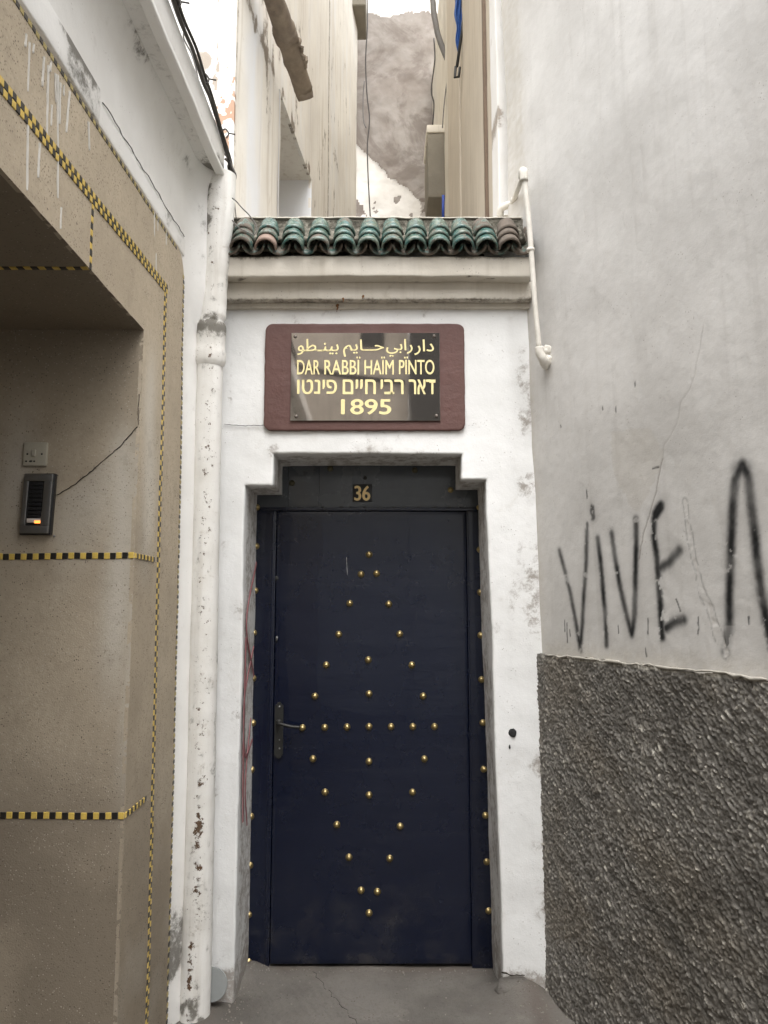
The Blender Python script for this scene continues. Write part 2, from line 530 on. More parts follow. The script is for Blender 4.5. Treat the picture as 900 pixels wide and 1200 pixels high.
def simple(name, col, rough=.6, metal=0., var=.25, scale=20, bump=.3, spec=.4, coat=0., dist=.002):
    n = N(name)
    c = n.mix(n.noise(scale, 6, .6), tuple(x * (1 + var) for x in col), tuple(x * (1 - var) for x in col))
    return n.out(c, rough, n.bump(n.noise(scale * 3, 5, .6), bump, dist), metal, spec, coat)
M['brass'] = simple('aged_brass', (.44, .34, .16), .36, .9, .45, 70, .5)
M['dull_brass'] = simple('painted_over_brass', (.10, .09, .055), .5, .6, .3, 60)
M['iron'] = simple('dark_iron', (.035, .035, .033), .5, .5, .3, 40, .4)
M['cable'] = simple('black_cable', (.05, .044, .038), .6, 0, .4, 50)
M['grey_cable'] = simple('dusty_grey_cable', (.15, .14, .13), .7, 0, .3, 50)
M['maroon'] = simple('maroon_paint', (.105, .050, .042), .6, 0, .22, 9, .6, dist=.006)
M['gold_letter'] = simple('pale_gold_paint', (.80, .70, .36), .5, 0, .03, 40, .1)
M['plate_screw'] = simple('tarnished_screw', (.14, .12, .105), .45, .6, .3, 60)
M['steel'] = simple('brushed_steel', (.30, .30, .295), .38, .9, .12, 60, .2)
M['black_plastic'] = simple('black_plastic', (.015, .015, .016), .35, 0, .2, 60)
M['switch'] = simple('yellowed_plastic', (.40, .37, .30), .55, 0, .15, 30)
M['blue_cloth'] = simple('blue_tarpaulin', (.03, .09, .28), .6, 0, .3, 12, .8, dist=.01)
M['blue_paint'] = simple('blue_paint', (.02, .06, .32), .5, 0, .2, 12)
M['grey_lid'] = simple('grey_plastic_lid', (.26, .27, .265), .5, 0, .12, 30)
M['tile_yellow'] = simple('yellow_mosaic', (.62, .44, .10), .35, 0, .22, 35, .2, .5)
M['tile_black'] = simple('black_mosaic', (.022, .02, .018), .35, 0, .4, 35, .2, .5)
M['tile_yellow_dull'] = simple('dusty_yellow_mosaic', (.38, .31, .13), .6, 0, .3, 35, .3)
M['paint_drip'] = simple('white_paint_drip', (.62, .60, .56), .6, 0, .1, 40)
M['crack'] = simple('crack_shadow', (.03, .024, .018), .95, 0, .3, 60)
M['rust'] = simple('rust', (.16, .075, .03), .9, 0, .5, 60, .8)
M['red_spray'] = simple('maroon_spray_paint', (.26, .11, .115), .8, 0, .3, 50)
M['soot'] = simple('black_spray_paint', (.02, .02, .02), .9, 0, .3, 60)
M['brown_strip'] = simple('brown_timber_strip', (.16, .11, .075), .7, 0, .25, 25)
M['clay'] = plaster('clay_duct', (.24, .195, .145), (.14, .11, .085), dirt_tone=(.05, .04, .03), speck=.5, blotch=7, bump=.7, dirt_amt=.8)
M['mortar'] = plaster('mossy_mortar', (.13, .12, .10), (.075, .07, .058), dirt_tone=(.035, .035, .028), speck=.7, blotch=9, bump=1., dirt_amt=.8, lump=40)
def m_moss():
    n = N('mossy_coping')
    c = n.ramp(n.noise(34, 10, .78, dist=.4), [(.34, (.035, .033, .026)), (.44, (.09, .082, .065)), (.56, (.20, .185, .15)), (.66, (.42, .39, .33))])
    c = n.mix(n.math('MULTIPLY', n.mask(n.noise(60, 6, .7), .5, .65), .6), c, (.03, .032, .022))
    return n.out(c, .95, n.bump(n.noise(45, 8, .7), 1., .01))
M['coping'] = m_moss()
M['mortar'] = M['coping']
M['pipe'] = plaster('painted_pipe', (.80, .785, .75), (.73, .71, .665), dirt_tone=(.32, .26, .19), speck=.8, blotch=5, bump=.5, dirt_lo=.56, dirt_hi=.76, streak=.25, 
                    attrs=(('rustmask', (.17, .095, .05), 1.), ('dirt_tone', (.12, .11, .09), 1.)))
M['small_pipe'] = plaster('painted_small_pipe', (.70, .67, .61), (.6, .57, .51), dirt_tone=(.3, .25, .19), speck=.6, blotch=14, bump=.4)

def m_plate():
    n = N('black_mirror_glass')
    c = n.mix(n.noise(9, 6, .6), (.50, .455, .41), (.42, .385, .35))
    r = n.ramp(n.noise(14, 6, .6), [(.3, .02), (.7, .05)])
    return n.out(c, r, n.bump(n.noise(3, 2, .5), .015, .01), metal=.92, spec=.5)
M['plate'] = m_plate()

def m_tile(name, glaze, lo, hi):
    n = N(name)
    rd = n.rand()
    base = n.ramp(rd, [(0, (.05, .085, .066)), (.3, (.09, .12, .093)), (.55, (.13, .145, .112)), (.8, (.05, .10, .088)), (1, (.14, .16, .13))])
    off = n.n('ShaderNodeVectorMath', operation='ADD')
    cmb = n.n('ShaderNodeCombineXYZ'); n.L(n.math('MULTIPLY', rd, 37.), cmb.inputs[0])
    n.L(n.pos(), off.inputs[0]); n.L(cmb.outputs[0], off.inputs[1])
    co = off.outputs[0]
    c = n.mix(n.mask(n.noise(26, 6, .6, co=co), .4, .65), base, (.035, .11, .10))
    c = n.mix(n.math('MULTIPLY', n.mask(n.noise(40, 8, .7, co=co), .5, .62), .6), c, (.24, .28, .23))
    c = n.mix(n.math('MULTIPLY', n.mask(n.noise(70, 8, .7, co=co), .56, .66), .8), c, (.03, .04, .03))
    worn = n.mask(n.noise(18, 10, .72, co=co), lo, hi)
    cl = n.mix(n.noise(50, 6, .6, co=co), (.17, .13, .10), (.06, .055, .045))
    c = n.mix(worn, c, cl)
    rr = n.mix(worn, .22, .85)
    h = n.math('SUBTRACT', n.noise(30, 6, .65, co=co), n.math('MULTIPLY', worn, .4))
    return n.out(c, rr, n.bump(h, .6, .004), spec=.5)
M['glazed'] = m_tile('green_glazed_tile', 1, .54, .64)
M['glazed_worn'] = m_tile('worn_green_tile', 1, .46, .54)
M['pan_glaze'] = m_tile('dull_green_pan_tile', 1, .42, .52)
M['bare_tile'] = m_tile('weathered_bare_tile', 1, .2, .34)
M['pink_tile'] = simple('pink_bare_clay', (.25, .18, .145), .8, 0, .3, 40, .6)

# ================================================================== LARGE STRUCTURE
# ------------------------------------------------------------------ ground
def ground_xyz(u, v):
    P = np.stack([u, v, np.zeros_like(u)], 1)
    near = np.exp(-((u) ** 2 + (v - 3) ** 2) / 4)
    z = fbm(P, 1.5, 3, 3) * .012 * near + fbm(P, 9, 5, 4) * .006 * near
    z += .10 * np.exp(-((u - .54) ** 2 / .12 ** 2 + (v - 3.22) ** 2 / .13 ** 2))
    z += .05 * np.exp(-((u - .78) ** 2 / .10 ** 2)) * np.exp(-((v - 3.0) ** 2 / .2 ** 2))
    z += .035 * np.exp(-((u + .56) ** 2 / .05 ** 2 + (v - 3.46) ** 2 / .09 ** 2))
    z += .02 * np.exp(-((u + .68) ** 2 / .1 ** 2 + (v - 3.1) ** 2 / .1 ** 2))
    comb = sstep(-.6, -.45, u) * (1 - sstep(-.25, -.05, u)) * sstep(2.9, 3.0, v) * (1 - sstep(3.3, 3.45, v))
    z += comb * .0035 * np.sin((u * .55 + v * .25 + fbm(P, 3, 2, 9) * .015) * 2 * math.pi / .022)
    P[:, 2] = z - .002
    return P

def ground_attr(u, v, P):
    n = fbm(P, 12, 4, 12)
    d = np.exp(-np.minimum(np.minimum(abs(u + .66), abs(u - .58)), abs(v - 3.5)) / .05)
    return {'foot_dark': np.clip(d * (.9 + n), 0, 1)}  # darker along the wall feet and the door line

g = sheet('ground', lin((-60, 6), (-6, .5), (-1.2, .012), (1.2, .3), (6, 6), 60), lin((-60, 6), (-6, .5), (1.5, .1), (2.6, .008), (3.62, .3), (8, 6), 60),
          ground_xyz, M['ground'], attrs=ground_attr)
tag(g, kind='structure')

# grit and plaster crumbs swept against the walls
def grit():
    r_ = random.Random(11); bm = bmesh.new()
    for k in range(420):
        t = r_.random()
        if t < .35: x, y = -.60 + abs(r_.gauss(0, .05)), r_.uniform(2.7, 3.48)
        elif t < .65: y = r_.uniform(2.7, 3.2); x = .62 + .397 * (3.2 - y) - abs(r_.gauss(0, .06)) - .03
        elif t < .85: x, y = r_.uniform(-.56, .44), 3.49 - abs(r_.gauss(0, .03))
        else: x, y = r_.uniform(-.5, .5), r_.uniform(2.7, 3.4)
        z = float(ground_xyz(np.array([x]), np.array([y]))[0, 2]); s_ = r_.uniform(.0012, .0042) * (1.8 if k % 37 == 0 else 1)
        m = Matrix.Translation((x, y, z + s_ * .4)) @ Matrix.Rotation(r_.uniform(0, 6), 4, (r_.random(), r_.random(), 1)) @ Matrix.Diagonal((s_, s_ * r_.uniform(.6, 1.2), s_ * .7, 1))
        bmesh.ops.create_icosphere(bm, subdivisions=1, radius=1, matrix=m)
    me = bpy.data.meshes.new('grit'); bm.to_mesh(me); bm.free()
    tag(link('grit', me, simple('grit_stone', (.24, .22, .19), .9, 0, .6, 90, .5)), kind='stuff')
grit()
link('ground_crack', ribbon_mesh('ground_crack', [Vector((x, y, float(ground_xyz(np.array([x]), np.array([y]))[0, 2]) + .0006)) for x, y in [(-.30 + .011 * k + .008 * math.sin(k * 1.9), 3.46 - .022 * k + .006 * math.sin(k * 2.7)) for k in range(34)]], .0022, (0, 0, 1), .0006, .6), M['crack'])['kind'] = 'structure'

# ------------------------------------------------------------------ doorway wall (front plane y = 3.2)
FY = 3.2
portal = empty('doorway_wall', (-.05, FY, 0), 'white plastered doorway wall with stepped opening around the studded navy door', 'wall')

def build_portal_face():
    xs = lin((-.95, .03), (-.72, .012), (-.58, .012), (-.465, .012), (.327, .012), (.429, .012), .78)
    zs = lin((-.08, .012), (.0, .012), (2.03, .012), (2.165, .012), 3.12)
    bm = bmesh.new()
    vs = {}
    def V(i, j):
        if (i, j) not in vs: vs[(i, j)] = bm.verts.new((xs[i], FY, zs[j]))
        return vs[(i, j)]
    def hole(x, z):
        return (-.58 < x < .429 and z < 2.03) or (-.465 < x < .327 and z < 2.165)
    for i in range(len(xs) - 1):
        for j in range(len(zs) - 1):
            if not hole((xs[i] + xs[i + 1]) / 2, (zs[j] + zs[j + 1]) / 2):
                bm.faces.new([V(i, j), V(i + 1, j), V(i + 1, j + 1), V(i, j + 1)])
    outer = lambda v: v.co.x < -.94 or v.co.x > .77 or v.co.z < -.079 or v.co.z > 3.11
    edges = [e for e in bm.edges if e.is_boundary and not (outer(e.verts[0]) and outer(e.verts[1]) and
             not (-.581 < e.verts[0].co.x < .43 and -.581 < e.verts[1].co.x < .43 and e.verts[0].co.z < 0 and abs(e.verts[0].co.z - e.verts[1].co.z) > 1e-5))]
    corner = list(edges)
    cur = edges
    for dy in (.012, .03, .03, .04, .05, .07, .10):
        r = bmesh.ops.extrude_edge_only(bm, edges=cur)
        nv = [q for q in r['geom'] if isinstance(q, bmesh.types.BMVert)]
        for v in nv: v.co.y += dy
        ns = set(nv)
        cur = [q for q in r['geom'] if isinstance(q, bmesh.types.BMEdge) and q.verts[0] in ns and q.verts[1] in ns]
    bmesh.ops.bevel(bm, geom=corner, offset=.009, segments=3, affect='EDGES', profile=.5)
    bmesh.ops.recalc_face_normals(bm, faces=bm.faces[:])
    f0 = max(bm.faces, key=lambda f: f.calc_center_median().z)
    if f0.normal.y > 0: bmesh.ops.reverse_faces(bm, faces=bm.faces[:])
    me = bpy.data.meshes.new('wall'); bm.to_mesh(me); bm.free()
    P = np.empty(len(me.vertices) * 3, np.float32); me.vertices.foreach_get('co', P); P = P.reshape(-1, 3).astype(float)
    Q = P.copy()
    # right side of the opening: step a little higher, jamb leaning outwards towards the ground
    wr = sstep(.2, .33, P[:, 0]); P[:, 2] += .025 * wr * np.exp(-((P[:, 2] - 2.03) / .055) ** 2)
    P[:, 0] += .036 * np.clip(1 - P[:, 2] / 2.05, 0, 1) * sstep(.3, .42, P[:, 0])
    # reveals splay outwards a touch less deep than the face
    P += vec_noise(P, 2.2, 2, 40) * .006 + vec_noise(P, 11, 4, 41) * np.array([.0035, .003, .0035])
    me.vertices.foreach_set('co', P.astype(np.float32).ravel())
    me.polygons.foreach_set('use_smooth', np.full(len(me.polygons), True, bool))
    n1 = fbm(Q, 10, 5, 50); n2 = fbm(Q, 3, 4, 51); n3 = fbm(Q * [1, 1, .25], 30, 4, 52)
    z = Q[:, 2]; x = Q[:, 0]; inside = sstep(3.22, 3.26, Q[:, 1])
    dirt_tone = .75 * sstep(.42, .0, z) * sstep(-.35, .5, n1 + n2 * .5 + .25 - z)
    dirt_tone = np.maximum(dirt_tone, .55 * sstep(2.74, 2.84, z) * sstep(-.5, .5, n1))
    dirt_tone = np.maximum(dirt_tone, .30 * sstep(.1, .5, n2 + .4 * n3))
    dirt_tone = np.maximum(dirt_tone, .42 * inside * (1 + n3))  # reveals toned darker than the face
    dirt_tone = np.maximum(dirt_tone, .5 * inside * sstep(.9, .1, z) * (1 + n1) * .6)
    dirt_tone = np.maximum(dirt_tone, .5 * sstep(.50, .60, x) * sstep(-.1, .5, n1 + .1))
    dirt_tone = np.maximum(dirt_tone, .38 * sstep(.3, .5, fbm(Q, 6, 5, 55)))
    dirt_tone = np.maximum(dirt_tone, .5 * np.exp(-abs(x + .655) / .012) * sstep(-.4, .5, n3))
    rust = sstep(.42, .55, n1) * sstep(1.6, .3, z) * .35
    for k, a in (('dirt_tone', np.clip(dirt_tone, 0, 1)), ('rust', rust), ('red', 0 * x), ('black', 0 * x)):
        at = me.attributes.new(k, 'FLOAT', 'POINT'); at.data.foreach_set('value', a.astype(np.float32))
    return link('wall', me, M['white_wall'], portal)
build_portal_face()
# solid body behind the plaster face (left, right and above the recess)
for lo, hi in (((-.94, 3.222, -.1), (-.615, 3.9, 3.1)), ((.50, 3.222, -.1), (.80, 3.9, 3.1)), ((-.615, 3.232, 2.24), (.50, 3.9, 3.1))):
    bbox('wall_core', lo, hi, M['white_wall'], portal, bev=.003)
# crack near the left of the sign, base crack and mortar foot of the right pier
link('crack', ribbon_mesh('crack', wiggle([atY(263, 497, 3.192), atY(285, 499, 3.192), atY(309, 498, 3.192)], .0015, 8, 4), .0018, (0, -1, 0), .0006, .5), M['crack'], portal)
def cornice_attr(P):
    n1 = fbm(P, 14, 5, 60); n2 = fbm(P, 5, 4, 61)
    return n1, n2
def set_attrs(o, fn):
    me = o.data
    P = np.empty(len(me.vertices) * 3, np.float32); me.vertices.foreach_get('co', P); P = P.reshape(-1, 3).astype(float)
    for k, a in fn(P).items():
        at = me.attributes.new(k, 'FLOAT', 'POINT'); at.data.foreach_set('value', np.asarray(a, np.float32))
z1t, z1b = atY(440, 301, 3.08).z, atY(440, 324, 3.08).z
z2t, z2b = atY(440, 332, 3.14).z, atY(440, 351, 3.14).z
fa = rbox('cornice', (-.685, 3.08, z1b), (.612, 3.4, z1t + .004), M['cornice'], portal, step=.02, r=.008, amp=.007, seed=70)
set_attrs(fa, lambda P: {'dirt_tone': np.clip(sstep(z1t - .03, z1t + .01, P[:, 2]) * sstep(-.4, .4, fbm(P, 12, 5, 60)) * .9 + .7 * sstep(.38, .5, fbm(P * [1, 1, .3], 22, 4, 63)), 0, 1), 'rust': 0 * P[:, 0]})
fb = rbox('cornice_moulding', (-.70, 3.14, z2b), (.625, 3.4, z1b + .004), M['cornice'], portal, step=.02, r=.007, amp=.004, seed=72)
set_attrs(fb, lambda P: {'dirt_tone': np.clip(.45 * sstep(z2b + .02, z2b, P[:, 2]) + .8 * sstep(.45, .55, fbm(P * [1, 1, .5], 26, 4, 64)), 0, 1), 'rust': 0 * P[:, 0]})
fc = rbox('cornice_fillet', (-.70, 3.178, z2b - .022), (.63, 3.4, z2b + .004), M['cornice'], portal, step=.02, r=.006, amp=.003, seed=73)
set_attrs(fc, lambda P: {'dirt_tone': .2 + 0 * P[:, 0], 'rust': 0 * P[:, 0]})
for px, py, ln in ((402, 349, .02), (425, 346, .015), (395, 356, .035)):
    p = atY(px, py, 3.128 if py < 355 else 3.172)
    link('rust_stain', ribbon_mesh('rust_stain', wiggle([p, p + Vector((.002, .0, -ln * .5)), p + Vector((-.001, 0, -ln))], .002, 3, px), [.006, .012, .008, .006, .005, .003, .002], (0, -1, 0), .002, .5), M['rust'], portal)
# mortar foot under the right pier
def blob(name, c, r, mat, parent, amp=.35, seed=0, sub=3, sc=6):
    bm = bmesh.new(); bmesh.ops.create_icosphere(bm, subdivisions=sub, radius=1)
    me = bpy.data.meshes.new(name); bm.to_mesh(me); bm.free()
    P = np.empty(len(me.vertices) * 3, np.float32); me.vertices.foreach_get('co', P); P = P.reshape(-1, 3).astype(float)
    P = P * (1 + amp * fbm(P + seed, 1.6, 4, seed)[:, None]) * np.array(r) + np.array(c)
    me.vertices.foreach_set('co', P.astype(np.float32).ravel())
    me.polygons.foreach_set('use_smooth', np.full(len(me.polygons), True, bool)); me.update()
    return link(name, me, mat, parent)
blob('mortar_foot', (.52, 3.21, .04), (.085, .045, .062), M['ground'], portal, .35, 5, 4)
link('crack', ribbon_mesh('crack', wiggle([atY(588, 1139, 3.185), atY(600, 1143, 3.185), atY(615, 1143, 3.185)], .002, 5, 8), .004, (0, -1, 0), .002, .6), M['crack'], portal)

# maroon scrawl on the left reveal
def reveal(y, z): return Vector((-.5755 + .004, y, z))
for k, st in enumerate(([(3.47, 1.72), (3.25, 1.46), (3.46, 1.22)], [(3.44, 1.35), (3.24, 1.15), (3.28, .92), (3.45, .95)], [(3.40, 1.05), (3.30, .80), (3.36, .62)], [(3.25, 1.4), (3.24, .95), (3.26, .66)])):
    pts = catmull([reveal(*p) for p in st], 8)
    link('spray_stroke', ribbon_mesh('spray_stroke', pts, .016 if k != 3 else .022, (1, 0, 0), .0012, .15), M['red_spray'], portal)

# ------------------------------------------------------------------ right wall, angled away from the door
def rw(s, z, off=0.):
    return np.stack([.66 - .0155 * z + .369 * s - .929 * off, 3.2 - .929 * s - .369 * off, z + 0 * s], 1)
def rwp(s, z, off=0.):
    return Vector(rw(np.array([s], float), np.array([z], float), np.array([off], float))[0])
def on_rw(px, py):
    r = ray(px, py); z = 2.
    for _ in range(6):
        X0 = .66 - .0155 * z
        # X0 + .369 s = k r.x ; 3.2 - .929 s = k r.y
        k = (X0 * .929 + .369 * 3.2) / (.929 * r.x + .369 * r.y)
        s = (3.2 - k * r.y) / .929
        z = EYE + r.z * k
    return s, z
rwall = empty('rendered_house_wall', tuple(rwp(0, 0)), 'tall pale grey rendered wall with black sprayed letters beside the navy door', 'wall')

def zp(x, y): return on_rw(600 + x / 3., 400 + y / 3.)
STROKES = [  # zoomed-photo points, half width (m), softness (m)
    ([(163, 735), (180, 800), (200, 880), (222, 1010), (234, 1085)], .0090, .014),
    ([(260, 668), (257, 770), (248, 880), (240, 1000), (234, 1060)], .0090, .014),
    ([(280, 585), (282, 618)], .0125, .009),
    ([(262, 640), (262, 665)], .006, .007),
    ([(297, 692), (305, 760), (312, 850), (321, 960), (325, 1068)], .0105, .014),
    ([(345, 675), (356, 760), (375, 870), (398, 970), (415, 1030)], .0105, .014),
    ([(430, 625), (430, 720), (427, 800), (424, 960), (415, 1030)], .0110, .014),
    ([(515, 582), (494, 622), (492, 680), (502, 760), (508, 850), (514, 930), (522, 1040)], .0125, .015),
    ([(518, 580), (500, 608)], .018, .014),
    ([(512, 796), (545, 778), (582, 735)], .013, .018),
    ([(536, 1008), (565, 988), (596, 978)], .013, .018),
    ([(745, 1095), (757, 1000), (757, 900), (764, 760), (772, 600), (782, 490), (806, 432), (828, 480), (842, 620), (856, 750), (872, 880), (896, 1010), (912, 1075)], .0140, .018),
    ([(796, 452), (816, 452)], .014, .034),
]
TICKS = [((180, 980), (181, 1020)), ((188, 990), (189, 1058)), ((198, 1015), (199, 1036)), ((366, 1000), (368, 1027)), ((472, 975), (473, 1030)), ((648, 970), (648, 1000)), ((650, 1000), (647, 1030)),
         ((826, 970), (828, 995)), ((464, 1080), (468, 1108)), ((262, 520), (264, 552)), ((568, 20), (570, 66)), ((570, 905), (585, 948)), ((490, 446), (512, 442)), ((430, 145), (430, 160)), ((172, 294), (174, 302)),
         ((320, 230), (321, 240)), ((130, 170), (135, 176)), ((365, 230), (366, 250))]
CRACK = [(668, -60), (655, 20), (642, 110), (620, 170), (590, 215), (580, 280), (553, 335), (532, 362), (527, 410), (516, 450), (500, 530), (478, 600), (455, 680), (440, 760)]
SCRAPE = [(603, 560), (615, 640), (632, 760), (652, 850), (688, 940), (715, 1030), (742, 1095)]
PEEL = [(345, 430), (352, 500), (385, 560), (412, 610), (440, 620), (480, 560), (505, 480), (528, 380), (470, 300), (400, 290), (350, 340)]

def poly_mask(s, z, poly):
    inside = np.zeros(len(s), bool); n = len(poly)
    for i in range(n):
        (x1, y1), (x2, y2) = poly[i], poly[(i + 1) % n]
        c = ((y1 > z) != (y2 > z)) & (s < (x2 - x1) * (z - y1) / (y2 - y1 + 1e-12) + x1)
        inside ^= c
    return inside

def right_marks(u, v):
    P2 = np.stack([u, v], 1); P3 = np.stack([u, v, 0 * u], 1)
    jit = np.stack([fbm(P3, 90, 3, 80), fbm(P3, 90, 3, 81)], 1) * .0022
    near = (u < 1.5) & (v < 2.3)
    black = np.zeros(len(u)); blur = np.zeros(len(u))
    Q = P2[near] + jit[near]
    bl = np.zeros(len(Q))
    for pts, hw, soft in STROKES:
        W = [zp(*p) for p in pts]
        for a, b in zip(W[:-1], W[1:]):
            d = seg_dist(Q, a, b)
            bl = np.maximum(bl, 1 - sstep(hw - soft * .6, hw + soft, d))
            bl = np.maximum(bl, .34 * np.exp(-(d / (hw * 1.9)) ** 2))
    bl = bl * np.clip(.93 + .30 * fbm(P3[near], 14, 4, 82), 0, 1)
    for a, b in TICKS:
        d = seg_dist(Q, zp(*a), zp(*b)); bl = np.maximum(bl, .85 * (1 - sstep(.001, .0045, d)))
    # paint lost where the render flaked
    pn = fbm(P3[near], 28, 5, 84)
    zz = P2[near, 1]
    lost = sstep(.18, .3, pn)
    ex = np.abs(P2[near, 0] - zp(515, 950)[0]) < .035
    bl = bl * (1 - .85 * lost * ((zz < zp(505, 830)[1]) & ex)) * (1 - .5 * sstep(.35, .45, pn))
    tailx = (P2[near, 0] > zp(735, 900)[0]) & (zz < zp(750, 1000)[1]) & (P2[near, 0] < zp(775, 900)[0])
    bl = bl * np.where(tailx, .35 + .4 * (pn < 0), 1)
    black[near] = bl
    crack = np.zeros(len(u))
    C = [zp(*p) for p in CRACK]
    Qc = P2 + np.stack([fbm(P3, 25, 3, 85), fbm(P3, 25, 3, 86)], 1) * .006
    for k, (a, b) in enumerate(zip(C[:-1], C[1:])):
        d = seg_dist(Qc, a, b); crack = np.maximum(crack, (.55 if k > 7 else .22) * (1 - sstep(.0006, .0042, d)))
    S = [zp(*p) for p in SCRAPE]; sd = np.full(len(u), 9.)
    for a, b in zip(S[:-1], S[1:]): sd = np.minimum(sd, seg_dist(Qc, a, b))
    wid = .010 + .006 * sstep(zp(640, 800)[1], zp(700, 1000)[1], v)
    n5 = fbm(P3, 60, 4, 88)
    pale = (1 - sstep(wid * .7, wid, sd)) * np.clip(.45 + 1.2 * n5, .05, .9)
    black = np.maximum(black * (1 - pale), .38 * np.exp(-((sd - wid + n5 * .004) / .0030) ** 2) * (n5 > -.25))
    tan = poly_mask(u + fbm(P3, 12, 4, 87) * .05, v + fbm(P3, 12, 4, 89) * .05, [zp(*p) for p in PEEL]).astype(float)
    tan *= .3
    # grime along the corner and the foot
    tan = np.maximum(tan, .5 * np.exp(-np.clip(u, 0, 9) / .03) * (1 + n5))
    tan = np.maximum(tan, .6 * sstep(1.42, 1.35, v) * (1 + n5) * .6)
    # old white smears near the arch tail
    for a, b, wd in (((862, 840), (868, 870), .013), ((872, 875), (870, 900), .011), ((855, 700), (860, 712), .008)):
        pale = np.maximum(pale, 1 - sstep(wd * .6, wd, seg_dist(Qc, zp(*a), zp(*b))))
    pale = np.maximum(pale, .35 * sstep(.25, .45, n5) * sstep(1.75, 1.45, v) * sstep(.4, .7, u))
    return black, crack, np.clip(tan, 0, 1), np.clip(pale, 0, 1)

DADO_Z = 1.335
def right_xyz(u, v):
    P3 = np.stack([u, v, 0 * u], 1)
    off = fbm(P3, 1.3, 3, 90) * .014 + fbm(P3, 5, 3, 91) * .0028 + fbm(P3, 30, 4, 92) * .0006
    # trowel ridges
    off += .0014 * np.abs(fbm(P3 * [1, .35, 1], 18, 3, 93))
    right_xyz.m = right_marks(u, v)
    off -= right_xyz.m[1] * .003 + right_xyz.m[3] * .0015 * sstep(.3, .7, right_xyz.m[3])
    return rw(u, v, off)
def right_attr(u, v, P):
    b, c, t, p = right_xyz.m
    return {'black': b, 'crack': c, 'tan': t, 'pale': p}
sheet('wall', lin((-.12, .02), (0, .0042), (1.28, .03), (1.6, .3), 4.4), lin((1.25, .01), (1.33, .0042), (2.25, .009), (4.4, .1), 4.75),
      right_xyz, M['right_wall'], rwall, attrs=right_attr, rim=(.929 * .3, .369 * .3, 0))

def cells(s, z, size, seed):
    gx, gz = s / size, z / size
    ix, iz = np.floor(gx), np.floor(gz)
    best = np.full(len(s), 9.); second = best.copy(); cid = np.zeros(len(s))
    for dx in (-1, 0, 1):
        for dz in (-1, 0, 1):
            cx, cz = ix + dx, iz + dz
            jx, jz = _hash(cx, cz, 0 * cx, seed), _hash(cx, cz, 0 * cx + 1, seed)
            d = np.hypot(cx + jx - gx, cz + jz - gz)
            h = _hash(cx, cz, 0 * cx + 2, seed)
            upd = d < best
            second = np.where(upd, best, np.minimum(second, d))
            cid = np.where(upd, h, cid); best = np.where(upd, d, best)
    return best, second, cid
def dado_fields(u, v):
    a = R(-42)
    s = (u * math.cos(a) - v * math.sin(a)) * 1.15; z = (u * math.sin(a) + v * math.cos(a)) * .5
    P3 = np.stack([u, v, 0 * u], 1)
    s = s * 1.0
    wq = vec_noise(P3, 60, 3, 95) * .006
    b, s2, c = cells(s + wq[:, 0], z + wq[:, 1], .0075, 5)
    b2, s22, c2 = cells(s + wq[:, 1] * 2, z + wq[:, 0] * 2, .020, 6)
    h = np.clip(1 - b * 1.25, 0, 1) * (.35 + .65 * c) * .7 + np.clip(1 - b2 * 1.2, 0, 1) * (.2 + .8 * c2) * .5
    h += .30 * fbm(np.stack([s, z, 0 * u], 1), 22, 4, 96) + .22 * fbm(P3, 150, 2, 94)
    return h, c, c2
def dado_xyz(u, v):
    h, c, c2 = dado_fields(u, v)
    P3 = np.stack([u, v, 0 * u], 1)
    dado_xyz.a = (h, c, c2)
    top = sstep(DADO_Z - .02, DADO_Z + .004, v)
    zz = v + (v > DADO_Z - .004) * (fbm(P3, 16, 4, 97) * .015)
    out = .014 + h * .0108 * (1 - .6 * top) + fbm(P3, 2, 3, 98) * .006
    return rw(u, zz, out + .03 * sstep(.35, .0, v) * .5)
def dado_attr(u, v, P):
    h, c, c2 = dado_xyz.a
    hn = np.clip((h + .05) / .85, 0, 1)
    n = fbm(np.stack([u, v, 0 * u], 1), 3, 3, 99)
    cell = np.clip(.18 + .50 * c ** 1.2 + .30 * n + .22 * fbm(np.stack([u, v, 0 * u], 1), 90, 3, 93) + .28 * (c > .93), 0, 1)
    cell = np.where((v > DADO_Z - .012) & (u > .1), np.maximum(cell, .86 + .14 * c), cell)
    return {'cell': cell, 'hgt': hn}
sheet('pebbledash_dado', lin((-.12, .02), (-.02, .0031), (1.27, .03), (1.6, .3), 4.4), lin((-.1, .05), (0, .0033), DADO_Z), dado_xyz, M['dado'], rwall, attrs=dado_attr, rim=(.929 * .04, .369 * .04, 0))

r7 = random.Random(3)
rp = [rwp(s_, DADO_Z + .002 + r7.uniform(-.005, .004), .016 + r7.uniform(-.002, .003)) for s_ in np.arange(.06, 4.2, .03)]
tube('mortar_ridge', rp, [max(.0012, r7.gauss(.003, .0022)) for _ in rp], simple('mortar_edge', (.40, .375, .33), .9, 0, .25, 60, .6), rwall, 8, .004, seed=99)

